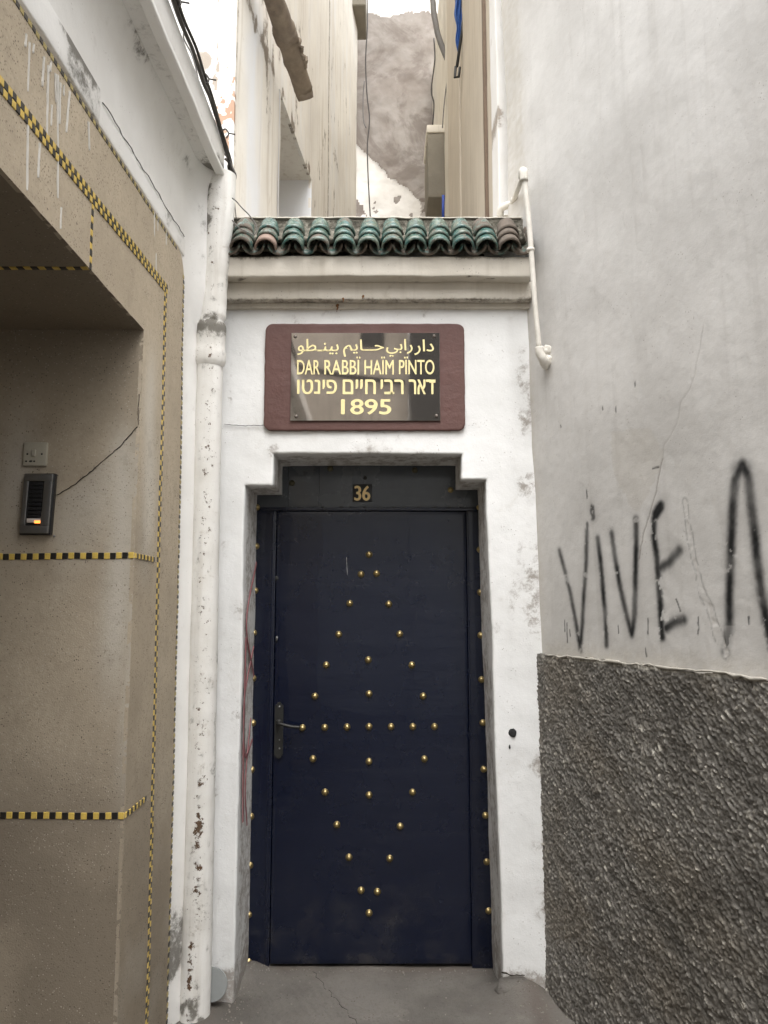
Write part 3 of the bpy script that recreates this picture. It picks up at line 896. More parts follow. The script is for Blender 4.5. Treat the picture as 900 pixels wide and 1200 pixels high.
# ------------------------------------------------------------------ left house: rendered pier, entrance recess, eave
LX = -.78
left = empty('rendered_house_entrance', (LX, 2.42, 0), 'beige speckled house front with dark entrance recess and mosaic strips left of the door', 'house')
JY, LZ = 2.42, 2.42
def ztop(y): return 2.815 + (y - 1.55) * .048
def yend(z):
    r = .10; zt = 2.868
    q = np.clip(z - (zt - r), 0, r)
    return 2.98 - .022 * z - (r - np.sqrt(np.maximum(r * r - q * q, 0))) - .03 * sstep(1.8, 2.8, z)
def beige_xyz(u, v):
    z = np.where(v > LZ, LZ + (v - LZ) * (ztop(u) - LZ) / (2.868 - LZ), v)
    y = np.where(u > JY, JY + (u - JY) * (yend(v) - JY) / (2.93 - JY), u)
    P = np.stack([np.full_like(u, LX), y, z], 1)
    P[:, 0] += -.012 * sstep(.5, .0, np.abs(z - 1.2)) * 0
    n = vec_noise(P, 1.7, 2, 20) * np.array([.004, .003, .003]) + vec_noise(P, 12, 4, 21) * .0016
    return P + n
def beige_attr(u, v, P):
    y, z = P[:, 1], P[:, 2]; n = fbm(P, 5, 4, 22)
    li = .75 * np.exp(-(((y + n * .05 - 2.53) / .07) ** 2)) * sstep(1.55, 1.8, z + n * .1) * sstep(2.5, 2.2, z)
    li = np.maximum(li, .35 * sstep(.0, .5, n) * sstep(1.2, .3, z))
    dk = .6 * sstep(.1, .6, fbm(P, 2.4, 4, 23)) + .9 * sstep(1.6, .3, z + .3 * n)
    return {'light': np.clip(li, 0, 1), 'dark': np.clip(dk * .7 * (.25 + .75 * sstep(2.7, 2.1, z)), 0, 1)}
sheet('rendered_face', lin((-3, .2), (.5, .03), (1.2, .012), (JY, .012), 2.93), lin((0, .012), (LZ, .009), 2.868), beige_xyz, M['terrazzo'], left, attrs=beige_attr,
      keep=lambda y, z: ~((y < JY) & (y > .5) & (z < LZ)), rim=(-.012, 0, 0))
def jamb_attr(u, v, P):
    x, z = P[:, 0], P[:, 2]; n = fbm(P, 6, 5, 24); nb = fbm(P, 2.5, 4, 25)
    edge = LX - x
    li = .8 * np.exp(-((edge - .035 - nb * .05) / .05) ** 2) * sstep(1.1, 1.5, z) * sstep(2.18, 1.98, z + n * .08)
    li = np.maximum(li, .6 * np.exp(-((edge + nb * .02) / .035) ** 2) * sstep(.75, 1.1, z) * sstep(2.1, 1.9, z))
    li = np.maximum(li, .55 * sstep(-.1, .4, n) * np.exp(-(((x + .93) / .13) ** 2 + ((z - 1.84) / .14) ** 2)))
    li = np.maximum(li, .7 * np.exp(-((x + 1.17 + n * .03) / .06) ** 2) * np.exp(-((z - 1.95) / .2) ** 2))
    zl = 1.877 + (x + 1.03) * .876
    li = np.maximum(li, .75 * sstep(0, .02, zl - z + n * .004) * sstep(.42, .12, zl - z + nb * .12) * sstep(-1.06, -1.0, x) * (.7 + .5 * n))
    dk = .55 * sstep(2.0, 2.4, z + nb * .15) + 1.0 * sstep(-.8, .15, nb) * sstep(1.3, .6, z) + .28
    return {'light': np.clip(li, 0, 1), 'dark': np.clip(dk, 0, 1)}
def wob(P, a=1.): return P + vec_noise(P, 1.7, 2, 20) * np.array([.004, .003, .003]) * a + vec_noise(P, 12, 4, 21) * .0016
sheet('entrance_jamb', lin((-1.75, .03), (-1.3, .01), LX), lin((0, .02), (.6, .01), LZ), lambda u, v: wob(np.stack([u, np.full_like(u, JY), v], 1)), M['terrazzo'], left, attrs=jamb_attr, rim=(-.03, .05, 0))
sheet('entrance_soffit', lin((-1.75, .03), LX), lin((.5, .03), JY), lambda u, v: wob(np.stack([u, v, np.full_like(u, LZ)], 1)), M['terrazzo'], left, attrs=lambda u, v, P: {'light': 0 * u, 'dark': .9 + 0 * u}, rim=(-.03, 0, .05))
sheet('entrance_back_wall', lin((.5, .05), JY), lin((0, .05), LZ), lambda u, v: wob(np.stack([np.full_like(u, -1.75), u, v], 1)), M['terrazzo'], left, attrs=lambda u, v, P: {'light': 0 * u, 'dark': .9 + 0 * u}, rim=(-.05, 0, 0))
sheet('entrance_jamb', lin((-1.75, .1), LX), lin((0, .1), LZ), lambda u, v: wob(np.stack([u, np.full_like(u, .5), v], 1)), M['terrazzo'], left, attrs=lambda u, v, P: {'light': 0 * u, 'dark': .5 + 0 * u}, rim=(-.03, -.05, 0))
# white painted wall behind the beige render, its cove and the eave slab
def white_attr(u, v, P):
    n = fbm(P, 9, 5, 26); n2 = fbm(P * [1, 1, .4], 20, 4, 27)
    y, z = P[:, 1], P[:, 2]
    d = .8 * sstep(-.05, .35, n + .35 * (.5 - z)) * sstep(.75, .1, z) + .18 * sstep(.25, .5, n2)
    d = np.maximum(d, .6 * sstep(3.2, 3.27, z) * sstep(-.3, .4, n))  # darker where the cove meets the slab
    d = np.maximum(d, .55 * sstep(2.95, 3.05, y) * sstep(2.7, 3.1, z) * sstep(-.1, .3, n2 + .4 * n))
    return {'dirt_tone': np.clip(d, 0, 1), 'rust': 0 * u}
def white_xyz(u, v):
    x = np.full_like(u, -.790)
    cv = sstep(3.13, 3.30, v)
    x = x + .045 * cv ** 2
    x = x + .045 * sstep(2.96, 3.10, u) + .045 * sstep(2.88, 3.08, u) * sstep(2.6, 2.85, v)
    P = np.stack([x, u, v + (u - 2) * .05 * sstep(2.9, 3.2, v)], 1)
    return P + vec_noise(P, 2.5, 3, 28) * .005 + vec_noise(P, 15, 3, 29) * .0015
sheet('white_wall_face', lin((-3, .2), (1.2, .02), (JY, .012), 3.13), lin((0, .02), (LZ, .012), 3.30), white_xyz, M['grey_white'], left, attrs=white_attr,
      keep=lambda y, z: (y > 2.7) | (z > 2.7), rim=(-.02, 0, 0))
bbox('wall_core', (-1.7, JY + .06, 0), (-.820, 3.9, 3.2), M['grey_white'], left, bev=.003)
def tilt(P):
    P = P.copy(); P[:, 2] += (P[:, 1] - 2) * .055; return P
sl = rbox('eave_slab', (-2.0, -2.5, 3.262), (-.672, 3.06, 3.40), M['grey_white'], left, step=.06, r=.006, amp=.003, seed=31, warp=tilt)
set_attrs(sl, lambda P: {'dirt_tone': np.clip(.30 * sstep(.1, .5, fbm(P, 7, 5, 33)) + .24 * (P[:, 2] - (P[:, 1] - 2) * .055 < 3.27) + .8 * sstep(2.86, 3.05, P[:, 1] + .08 * fbm(P, 9, 4, 34)) * (P[:, 2] < 3.36), 0, 1), 'rust': 0 * P[:, 0]})  # underside faces also toned darker
sb = rbox('drip_bead', (-.700, -2.5, 3.246), (-.664, 3.04, 3.268), M['grey_white'], left, step=.05, r=.006, amp=.003, seed=35, warp=tilt)
set_attrs(sb, lambda P: {'dirt_tone': np.clip(.3 * sstep(.2, .5, fbm(P, 9, 5, 33)), 0, 1), 'rust': 0 * P[:, 0]})
mo = rbox('moulding', (-.80, -2.5, 2.826), (-.777, 1.98, 2.925), M['grey_white'], left, step=.03, r=.006, amp=.004, seed=36, warp=lambda P: P + np.stack([0 * P[:, 0], 0 * P[:, 0], (P[:, 1] - 1.55) * .045], 1))
set_attrs(mo, lambda P: {'dirt_tone': np.clip(.9 * sstep(-.25, .2, fbm(P * [1, .5, 1], 12, 5, 37)) * np.maximum(np.exp(-((P[:, 2] - (P[:, 1] - 1.55) * .045 - 2.872) / .011) ** 2), np.exp(-((P[:, 2] - (P[:, 1] - 1.55) * .045 - 2.916) / .007) ** 2)) + .35 * sstep(-.05, .3, fbm(P, 9, 4, 38)), 0, 1), 'rust': 0 * P[:, 0]})
rbox('parapet', (-2.0, -2.5, 3.40), (-.9, 3.4, 3.52), M['grey_white'], left, step=.2, r=.01, amp=.004, seed=38)

bd_ = rbox('plaster_band', (-.80, 1.985, 2.830), (-.7835, 2.90, 2.905), M['grey_white'], left, step=.02, r=.003, amp=.003, seed=39, warp=lambda P: P + np.stack([0 * P[:, 0], 0 * P[:, 0], (P[:, 1] - 1.55) * .047], 1))
set_attrs(bd_, lambda P: {'dirt_tone': np.clip(.5 * sstep(.1, .5, fbm(P, 12, 5, 41)), 0, 1), 'rust': 0 * P[:, 0]})
link('crack', ribbon_mesh('crack', wiggle([Vector((-.7815, y, 2.903 + (y - 1.55) * .047)) for y in (2.0, 2.2, 2.45, 2.7, 2.88)], .003, 6, 9), .0007, (1, 0, 0), .001, .7), M['crack'], left)
# mosaic strips
tile_m = bbox_mesh('mosaic_tile', (-.0086, -.0022, -.0098), (.0086, .0022, .0098), .0012)
tile_v = {c: tile_m.copy() for c in 'yk'}
tile_v['y'].materials.append(M['tile_yellow']); tile_v['k'].materials.append(M['tile_black'])
side_v = {}
for c in 'yk':
    me = bbox_mesh('mosaic_tile', (-.0022, -.0084, -.0084), (.0022, .0084, .0084), .0012)
    me.materials.append(M['tile_yellow' if c == 'y' else 'tile_black']); side_v[c] = me
def put(me, loc, rot=(0, 0, 0), parent=left, name='mosaic_tile'):
    o = bpy.data.objects.new(name, me); COL.objects.link(o)
    o.parent = parent; o.matrix_parent_inverse = Matrix.Translation(parent.location).inverted()
    o.location = loc; o.rotation_euler = rot
    return o
def wobp(x, y, z):
    return wob(np.array([[x, y, z]], float))[0]
for zb in (1.687, .905):
    for k in range(27):
        x = LX - .0095 - k * .0187
        p = wobp(x, JY, zb)
        put(tile_v['ky'[(k + 1) % 2]], (p[0], p[1] - .001, p[2] + random.uniform(-.0006, .0006)), (0, random.uniform(-.03, .03), 0))
    for k in range(12):
        y = JY + .0095 + k * .0172
        p = wobp(LX, y, zb)
        put(side_v['yk'[k % 2]], (p[0] + .001, p[1], p[2]), (random.uniform(-.03, .03), 0, 0))
sl_ck = (2.654 - 2.588) / (2.605 - 1.458)
nck = 0
for k in range(84):
    y = 2.655 - k * .0178
    for r_ in (0, 1):
        z = 2.588 + (y - 1.458) * sl_ck + (r_ - .5) * .0178
        p = wobp(LX, y, z)
        put(side_v['yk'[(k + r_) % 2]], (p[0] + .001, p[1], p[2]), (math.atan(sl_ck), 0, 0))

def tiles_joined(name, items, mats, parent, size):
    """items: (centre, rotation about x, material index); one mesh of separate little tiles"""
    V, F, MI = [], [], []
    for (c, a, mi) in items:
        b = len(V)
        for (dx, dy, dz) in ((0, -1, -1), (0, 1, -1), (0, 1, 1), (0, -1, 1), (1, -.88, -.88), (1, .88, -.88), (1, .88, .88), (1, -.88, .88)):
            yy, zz = dy * size[0] / 2, dz * size[1] / 2
            V.append((c[0] + (dx * .0028 - .0008), c[1] + yy * math.cos(a) - zz * math.sin(a), c[2] + yy * math.sin(a) + zz * math.cos(a)))
        F += [[b + 4, b + 5, b + 6, b + 7], [b, b + 1, b + 5, b + 4], [b + 1, b + 2, b + 6, b + 5], [b + 2, b + 3, b + 7, b + 6], [b + 3, b, b + 4, b + 7]]
        MI += [mi] * 5
    me = mesh_np(name, V, F, smooth=False)
    for m in mats: me.materials.append(m)
    me.polygons.foreach_set('material_index', MI)
    o = link(name, me, None, parent); o['kind'] = 'stuff'
    return o
it = []
for k in range(148):
    z = 2.632 - k * .0178
    if z < .01: break
    y0 = 2.727 - .030 * z
    for r_ in (0, 1):
        p = wobp(LX, y0 + (r_ - .5) * .0150, z); it.append((p, 0, (k + r_) % 2))
tiles_joined('mosaic_strip', it, (M['tile_yellow'], M['tile_black']), left, (.0142, .0168))
it = []
for k in range(150):
    z = 2.80 - k * .0190
    if z < .01: break
    p = wobp(LX, float(yend(np.array(z))) - .007, z); it.append((p, 0, k % 2))
for k in range(70):
    y = 2.76 - k * .0190
    p = wobp(LX, y, ztop(y) - .008); it.append((p, .05, (k + 1) % 2))
tiles_joined('mosaic_edging', it, (M['tile_yellow_dull'], M['tile_black']), left, (.0178, .0125))
it = [(wobp(LX, 1.96, 2.595 - k * .0187), 0, k % 2) for k in range(10)]
tiles_joined('mosaic_strip', it, (M['tile_yellow'], M['tile_black']), left, (.013, .0175))
it = []
V, F, MI = [], [], []
for k in range(40):
    x = LX - .012 - k * .0187; c = wobp(x, 1.955, LZ); b = len(V)
    for (dx, dy, dz) in ((-1, -1, 0), (1, -1, 0), (1, 1, 0), (-1, 1, 0), (-.9, -.9, 1), (.9, -.9, 1), (.9, .9, 1), (-.9, .9, 1)):
        V.append((c[0] + dx * .0088, c[1] + dy * .0085, c[2] + .0008 - dz * .003))
    F += [[b + 7, b + 6, b + 5, b + 4], [b, b + 4, b + 5, b + 1], [b + 1, b + 5, b + 6, b + 2], [b + 2, b + 6, b + 7, b + 3], [b + 3, b + 7, b + 4, b]]
    MI += [k % 2] * 5
me = mesh_np('mosaic_strip', V, F, smooth=False)
for m in (M['tile_yellow'], M['tile_black']): me.materials.append(m)
me.polygons.foreach_set('material_index', MI); link('mosaic_strip', me, None, left)['kind'] = 'stuff'

# crack and white paint runs
cr = [atY(66, 580, JY - .002), atY(88, 568, JY - .002), atY(108, 551, JY - .002), atY(128, 534, JY - .002), atY(146, 517, JY - .002), atY(161, 500, JY - .002)]
link('crack', ribbon_mesh('crack', wiggle(cr, .0022, 6, 3), .0019, (0, -1, 0), .0012, .5), M['crack'], left)
link('crack', ribbon_mesh('crack', wiggle([atY(162, 498, JY - .002), atY(162, 480, JY - .002), atY(163, 462, JY - .002)], .001, 6, 5), .0014, (0, -1, 0), .0012, .6), M['crack'], left)
drips = [(35, 50, 33, 107), (33, 147, 32, 223), (31, 40, 30, 55), (40, 52, 39, 62), (52, 67, 50, 101), (57, 77, 55, 158), (61, 123, 60, 147), (68, 88, 68, 232), (71, 97, 70, 145), (75, 100, 75, 112), (82, 107, 78, 155),
         (47, 168, 45, 208), (72, 243, 71, 268), (104, 143, 105, 176), (181, 247, 181, 277), (185, 250, 185, 270), (195, 270, 195, 287), (183, 297, 183, 320), (65, 86, 66, 120), (60, 72, 59, 84)]
for k, (a, b, c, d) in enumerate(drips):
    A, B = atX(a, b, LX + .0015), atX(c, d, LX + .0015)
    n_ = 7
    pts = [A.lerp(B, t / n_) + Vector((0, random.uniform(-.0008, .0008), 0)) for t in range(n_ + 1)]
    w0 = .0052 if k % 3 else .0038
    link('paint_drip', ribbon_mesh('paint_drip', pts, [w0 * (1.5 if t == 0 else .95 if t < n_ - 1 else 1.1 if t == n_ - 1 else .5) for t in range(n_ + 1)], (1, 0, 0), .0012, .15), M['paint_drip'], left)

# ------------------------------------------------------------------ upper left building beyond the roof
ul = empty('upper_house', (-.72, 3.45, 3.2), 'cream streaked upper house wall with open window bay above the left of the roof', 'house')
def WX(y): return -.717 + .104 * (y - 3.45)
def ulf_attr(u, v, P):
    c = atY(259, 135, 3.45); n = fbm(P * [1, 1, .5], 14, 5, 100); n2 = fbm(P, 40, 4, 101)
    x, z = P[:, 0], P[:, 2]
    band = np.exp(-((x + .738) / .03) ** 2) + .7 * np.exp(-((x + .80) / .022) ** 2)
    ru = 2.4 * band * sstep(c.z - .32, c.z - .1, z) * sstep(c.z + .32, c.z + .1, z) * sstep(-.05, .35, n + n2 * .6)
    p = atY(237, 70, 3.45)
    d = 1 - sstep(.02, .06, np.hypot((x - p.x) * 1., z - p.z) + n * .05)
    cr = np.full(len(x), 9.)
    C = [atY(q[0], q[1], 3.45) for q in ((256, -20), (257, 25), (256, 45), (254, 60), (256, 75), (252, 95), (253, 105))]
    for a, b in zip(C[:-1], C[1:]): cr = np.minimum(cr, seg_dist(np.stack([x + n2 * .006, z], 1), (a.x, a.z), (b.x, b.z)))
    w_ = .003 + .014 * np.exp(-((z - atY(254, 92, 3.45).z) / .06) ** 2)
    return {'rust': np.clip(ru, 0, 1), 'dirt_tone': np.clip(np.maximum(d, .95 * (1 - sstep(w_ * .6, w_, cr)) * (n2 > -.25)), 0, 1)}
sheet('end_wall', lin((-2.2, .1), (-1.1, .008), -.717), lin((3.0, .008), (4.7, .1), 8), lambda u, v: (lambda P: P + vec_noise(P, 3, 3, 102) * np.array([.0, .006, .004]))(np.stack([u, np.full_like(u, 3.45), v], 1)),
      M['upper_white'], ul, attrs=ulf_attr, rim=(0, .2, 0))
OY0, OY1, OZ = 4.34, 5.29, 4.59
def ul_attr(u, v, P):
    y, z = P[:, 1], P[:, 2]; n = fbm(P, 3, 4, 103); ns = fbm(P * [1, 1, .12], 9, 4, 104); nf = fbm(P * [1, 1, .4], 14, 5, 105)
    wh = .9 * np.exp(-((y - 3.75 + n * .12) / .12) ** 2) * sstep(4.9, 4.5, z) + .4 * sstep(.1, .5, ns)
    # broken lintel edge
    dd = np.exp(-np.abs(z - OZ - .05 + .1 * n) / .07) * sstep(4.3, 4.6, y) * sstep(6.2, 5.3, y)
    d = dd * sstep(.0, .3, nf) + .6 * sstep(.3, .5, nf) * sstep(5.2, 5.4, y) * sstep(6.3, 5.7, y) * sstep(4.8, 4.4, z)
    d = d + .8 * np.exp(-((y - 3.47) / .02) ** 2) * .5 + .7 * np.exp(-np.abs(z - 4.60) / .06) * (y < 4.4) * sstep(-.4, .3, nf) + .45 * sstep(.25, .45, nf) * sstep(3.6, 4.6, z)
    seam = np.exp(-((y - 5.95 - .04 * n) / .018) ** 2) * .8 + .35 * np.exp(-((y - 6.7) / .02) ** 2)
    return {'white': np.clip(wh, 0, 1), 'dirt_tone': np.clip(np.maximum(d, seam * (z > 4.35)), 0, 1)}
sheet('side_wall', lin((3.45, .02), (OY0, .02), (OY1, .02), (6.5, .03), 7.6), lin((3.0, .03), (OZ, .02), (5.6, .1), 9.6),
      lambda u, v: (lambda P: P + vec_noise(P, 2.5, 3, 106) * .008)(np.stack([WX(u), u, v], 1)), M['upper_left'], ul, attrs=ul_attr,
      keep=lambda y, z: ~((y > OY0) & (y < OY1) & (z < OZ)), rim=(-.02, 0, 0))
za = lambda u, v, P: {'white': 1 + 0 * u, 'dirt_tone': 0 * u}
zb_ = lambda u, v, P: {'white': 0 * u, 'dirt_tone': .12 + 0 * u}
sheet('window_reveal', lin((-1.3, .05), WX(OY1)), lin((3.0, .05), OZ), lambda u, v: np.stack([u + 0, np.full_like(u, OY1), v], 1), M['upper_left'], ul, attrs=za, rim=(0, .05, 0))
sheet('window_reveal', lin((-1.3, .05), WX(OY0)), lin((3.0, .05), OZ), lambda u, v: np.stack([u, np.full_like(u, OY0), v], 1), M['upper_left'], ul, attrs=za, rim=(0, -.05, 0))
sheet('window_soffit', lin((0, .05), 1), lin((OY0, .05), OY1), lambda u, v: np.stack([-1.3 + (WX(v) + 1.3 - .004) * u, v, np.full_like(u, OZ)], 1), M['upper_left'], ul, attrs=zb_, rim=(0, 0, .05))
sheet('window_back', lin((OY0, .1), OY1), lin((3.0, .1), OZ), lambda u, v: np.stack([np.full_like(u, -1.3), u, v], 1), M['upper_left'], ul, attrs=zb_, rim=(-.05, 0, 0))
bbox('ledge', (-.75, 7.25, 7.62), (-.19, 7.75, 7.95), M['concrete_box'], ul, bev=.01)

# ------------------------------------------------------------------ far wall closing the gap
BY = 8.1
bw = empty('far_house_wall', (0, BY, 3), 'grey brown mud rendered wall with flaking white paint closing the gap above the roof', 'wall')
def bw_attr(u, v, P):
    n = fbm(P, 4, 6, 110, .6); n2 = fbm(P, 16, 5, 111); n3 = fbm(P * [2.2, 1, 1], 5, 5, 112)
    pts = [atY(q[0], q[1], BY) for q in ((405, 150), (420, 172), (436, 186), (455, 206), (476, 220), (490, 234), (506, 244), (560, 250))]
    zb = np.interp(u, [p.x for p in pts], [p.z for p in pts])
    zt = atY(460, 17, BY).z
    e = np.minimum(99, zb + n2 * .05 - v)
    low = e > 0
    holes = (fbm(P, 6, 6, 115, .6) + .35 * np.exp(-((v - atY(440, 250, BY).z) / .18) ** 2) > .42)
    paint = (low & ~holes) | (v + n * .14 > zt)
    edge = np.exp(-np.abs(e) / .035) * sstep(-.3, .3, n2) + .8 * ((np.abs(u - atY(497, 240, BY).x - n2 * .02) < .035) & (v < atY(497, 232, BY).z))
    return {'paint': paint.astype(float), 'edge': np.clip(edge, 0, 1)}
sheet('wall', lin((-1.6, .1), (-.6, .014), (.8, .1), 1.8), lin((3, .1), (4.6, .016), (8.6, .1), 8.55), lambda u, v: (lambda P: P + vec_noise(P, 1.6, 4, 113) * np.array([0, .03, 0]) + vec_noise(P, 7, 4, 114) * np.array([0, .012, 0]))(np.stack([u, np.full_like(u, BY), v], 1)),
      M['back_wall'], bw, attrs=bw_attr, rim=(0, .3, 0))

# ------------------------------------------------------------------ upper right building
ur = empty('boarded_upper_house', (.56, 3.5, 3.2), 'beige boarded upper house wall with brown joint above the right of the roof', 'house')
def urw(P):
    P = P.copy(); return P
cp = rbox('corner_pier', (.537, 3.42, 3.05), (.80, 3.62, 6.8), M['upper_white'], ur, step=.05, r=.006, amp=.005, seed=120, nscale=4)
set_attrs(cp, lambda P: {'rust': 0 * P[:, 0], 'dirt_tone': .9 * (np.exp(-((P[:, 2] - atY(585, 135, 3.42).z) / .05) ** 2) * (P[:, 0] < .56))})
bd = []
for k, (y0, y1, x) in enumerate(((3.625, 3.80, .545), (3.86, 5.06, .538), (5.075, 6.0, .530))):
    rbox('board', (x, y0, 3.0), (x + .06, y1, 6.9), M['upper_right'], ur, step=.12, r=.004, amp=.003, seed=121 + k)
rbox('joint_strip', (.530, 3.803, 3.0), (.60, 3.857, 6.9), M['brown_strip'], ur, step=.12, r=.004, amp=.002, seed=130)
rbox('pale_wall', (.545, 6.01, 3.0), (.70, 8.05, 7.5), M['upper_right_pale'], ur, step=.15, r=.01, amp=.012, seed=131)
rbox('wall_core', (.605, 3.63, 3.0), (1.6, 6.0, 6.9), M['upper_right'], ur, step=.5, r=0)
a_, b_ = atY(501, 156, 6.5), atY(520, 231, 6.5)
rbox('ledge_box', (a_.x, 6.5, b_.z), (.55, 7.0, a_.z), M['concrete_box'], ur, step=.05, r=.01, amp=.008, seed=132)
rbox('ledge_cap', (a_.x - .008, 6.49, a_.z + .001), (.55, 7.0, atY(501, 147, 6.5).z), M['upper_right_pale'], ur, step=.05, r=.008, amp=.005, seed=133)

# ------------------------------------------------------------------ houses across the alley, behind the camera (seen in the sign's mirror finish)
op = empty('opposite_house', (-2, -4.6, 0), 'brown rendered house across the alley mirrored in the black sign', 'house')
rbox('white_reflector_wall', (-5, -5.0, 0), (.36, -4.58, 4.05), M['white_wall'], op, step=.4, r=.01, amp=.02, seed=142)  # unseen lower storey, made white to give the door a pale sheen
rbox('wall', (-5, -5.0, 4.05), (.36, -4.6, 6.6), M['brown_wall'], op, step=.4, r=.01, amp=.02, seed=140)
rbox('shutter', (-.35, -4.6, 5.25), (.0, -4.55, 5.7), M['dark_wall'], op, step=.2, r=.005)
tube('cable', catmull([(-2.5, -4.56, 5.2), (-1.4, -4.52, 4.98), (-.5, -4.52, 4.80), (.3, -4.52, 4.70)], 6), .035, M['cable'], op, 8)
op2 = empty('opposite_dark_house', (1.6, -4.4, 0), 'dark house edge across the alley mirrored at the right of the sign', 'house')
rbox('white_reflector_wall', (.37, -4.9, 0), (3.2, -4.38, 3.9), M['white_wall'], op2, step=.4, r=.01, amp=.02, seed=143)  # also out of view and whitened for the door's reflection
rbox('wall', (.37, -4.9, 3.9), (3.2, -4.4, 6.6), M['dark_wall'], op2, step=.4, r=.01, amp=.02, seed=141)

# ================================================================== OBJECTS
# ------------------------------------------------------------------ navy metal door (plane y = 3.5)
DY = 3.5
door = empty('metal_door', (-.06, DY, 0), 'navy blue metal door with brass studs in a cross pattern', 'door')
def dent(P): return P + np.stack([0 * P[:, 0], fbm(P, 1.4, 3, 150) * .0035 + fbm(P, 5, 2, 151) * .0007, 0 * P[:, 0]], 1)
SX0, SX1 = -.487, .374
rbox('leaf', (SX0, DY + .002, .012), (SX1, DY + .05, 1.957), M['door'], door, step=.025, r=.003, warp=dent)
rbox('frame', (-.64, DY, -.02), (SX0 - .003, DY + .07, 1.966), M['door'], door, step=.03, r=.003, warp=dent)
rbox('frame', (SX1 + .0025, DY, -.02), (.52, DY + .07, 1.966), M['door'], door, step=.03, r=.003, warp=dent)
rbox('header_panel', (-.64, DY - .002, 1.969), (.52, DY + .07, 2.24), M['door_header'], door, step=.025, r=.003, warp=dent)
bbox('back_panel', (-.64, DY + .072, -.02), (.52, DY + .1, 2.24), M['iron'], door)
rbox('cover_strip', (SX0 - .078, DY - .007, 1.958), (SX1 + .065, DY + .002, 1.974), M['door'], door, step=.03, r=.0025, amp=.0016, nscale=25, seed=152)
rbox('cover_strip', (SX0 - .024, DY - .006, .01), (SX0 - .010, DY + .002, 1.955), M['door'], door, step=.03, r=.0025, amp=.001, nscale=20, seed=153)
rbox('cover_strip', (SX1 + .001, DY - .004, .30), (SX1 + .010, DY + .002, 1.955), M['door'], door, step=.03, r=.002, amp=.0008, nscale=20, seed=154)
for px in (338, 374):
    a = atY(px, 575, DY)
    bbox('weld_seam', (a.x - .0012, DY - .0035, 1.98), (a.x + .0012, DY, 2.2), M['door'], door, bev=.0005)
for k in range(14):   # weld beads along the top of the leaf
    x = SX0 + .03 + k * .062 + random.uniform(-.015, .015)
    blob('weld_bead', (x, DY - .004, 1.9745), (random.uniform(.006, .016), .004, .004), M['iron'], door, .4, k, 2, 3)
def stud_mesh(name, mat, r=.0150):
    bm = bmesh.new(); prof = [(r * 1.06, 0), (r * 1.04, -.0022), (r * .93, -.004), (r * .8, -.0088), (r * .58, -.0125), (r * .3, -.0150)]
    ns = 14; rings = []
    for (rr, y) in prof:
        rings.append([bm.verts.new((rr * math.cos(2 * math.pi * k / ns), y, rr * math.sin(2 * math.pi * k / ns))) for k in range(ns)])
    tip = bm.verts.new((0, -.0158, 0))
    for a, b in zip(rings[:-1], rings[1:]):
        for k in range(ns): bm.faces.new([a[k], a[(k + 1) % ns], b[(k + 1) % ns], b[k]])
    for k in range(ns): bm.faces.new([rings[-1][k], rings[-1][(k + 1) % ns], tip])
    bmesh.ops.recalc_face_normals(bm, faces=bm.faces[:])
    me = bpy.data.meshes.new(name); bm.to_mesh(me); bm.free()
    me.polygons.foreach_set('use_smooth', np.full(len(me.polygons), True, bool)); me.materials.append(mat)
    return me
stud = stud_mesh('stud', M['brass']); stud_d = stud_mesh('stud', M['dull_brass'])
Z6 = [(433, 337), (412, 389), (453, 387), (382, 466), (485, 468), (353, 548), (514, 547), (431, 615), (320, 629), (546, 629), (433, 705), (290, 711), (576, 711)]
Z7 = [(257, 7), (316, 6), (375, 5), (433, 4), (491, 4), (549, 4), (606, 4), (285, 89), (433, 96), (579, 89), (317, 177), (433, 185), (548, 177), (348, 263), (515, 267), (380, 349), (487, 352), (412, 436), (455, 440), (433, 496),
      (123, 118), (121, 241), (118, 370), (116, 500), (115, 624), (736, 116), (740, 238), (743, 360), (748, 490)]
Z6s = [(137, 212), (135, 315), (133, 432), (129, 544), (127, 664), (126, 782), (723, 214), (726, 324), (727, 437), (728, 550), (730, 667), (733, 781)]
pts = [(240 + x / 2.25, 500 + y / 2.25) for x, y in Z6 + Z6s] + [(240 + x / 2.25, 850 + y / 2.25) for x, y in Z7]
def put_stud(px, py, me):
    p = atY(px, py, DY - .004)
    x = min(max(p.x, -.589), .462)
    o = put(me, (x, DY + .002, p.z), (random.uniform(-.12, .12), random.uniform(0, 6), random.uniform(-.12, .12)), door, 'stud')
    return o
for p in pts: put_stud(*p, stud)
for p in ((342, 566), (387, 549), (486, 551)): put_stud(*p, stud_d)
put_stud(528, 574, stud)
# lock plate and lever
lp = atY(327.5, 822, DY); lb = atY(327, 889, DY)
bm = bmesh.new()
h2, w2 = (lp.z - lb.z) / 2, .019
prof = [(0, 1.0), (.45, .95), (.5, .9), (.85, .89), (1, .84), (1, -.84), (.85, -.89), (.5, -.9), (.45, -.95), (0, -1)]
out = [(x * w2, z * h2) for x, z in prof] + [(-x * w2, z * h2) for x, z in prof[::-1][1:-1]]
f = bm.faces.new([bm.verts.new((x + lp.x, DY - .001, z + (lp.z + lb.z) / 2)) for x, z in out])
r = bmesh.ops.extrude_face_region(bm, geom=[f])
for v in r['geom']:
    if isinstance(v, bmesh.types.BMVert): v.co.y = DY - .007
bmesh.ops.recalc_face_normals(bm, faces=bm.faces[:])
me = bpy.data.meshes.new('lock_plate'); bm.to_mesh(me); bm.free()
lock = link('lock_plate', me, M['iron'], door)
hz = atY(328, 847, DY - .03).z
def under(o, p):
    o.parent = p; o.matrix_parent_inverse = (Matrix.Translation(door.location).inverted() @ Matrix.Identity(4)) if False else Matrix.Identity(4)
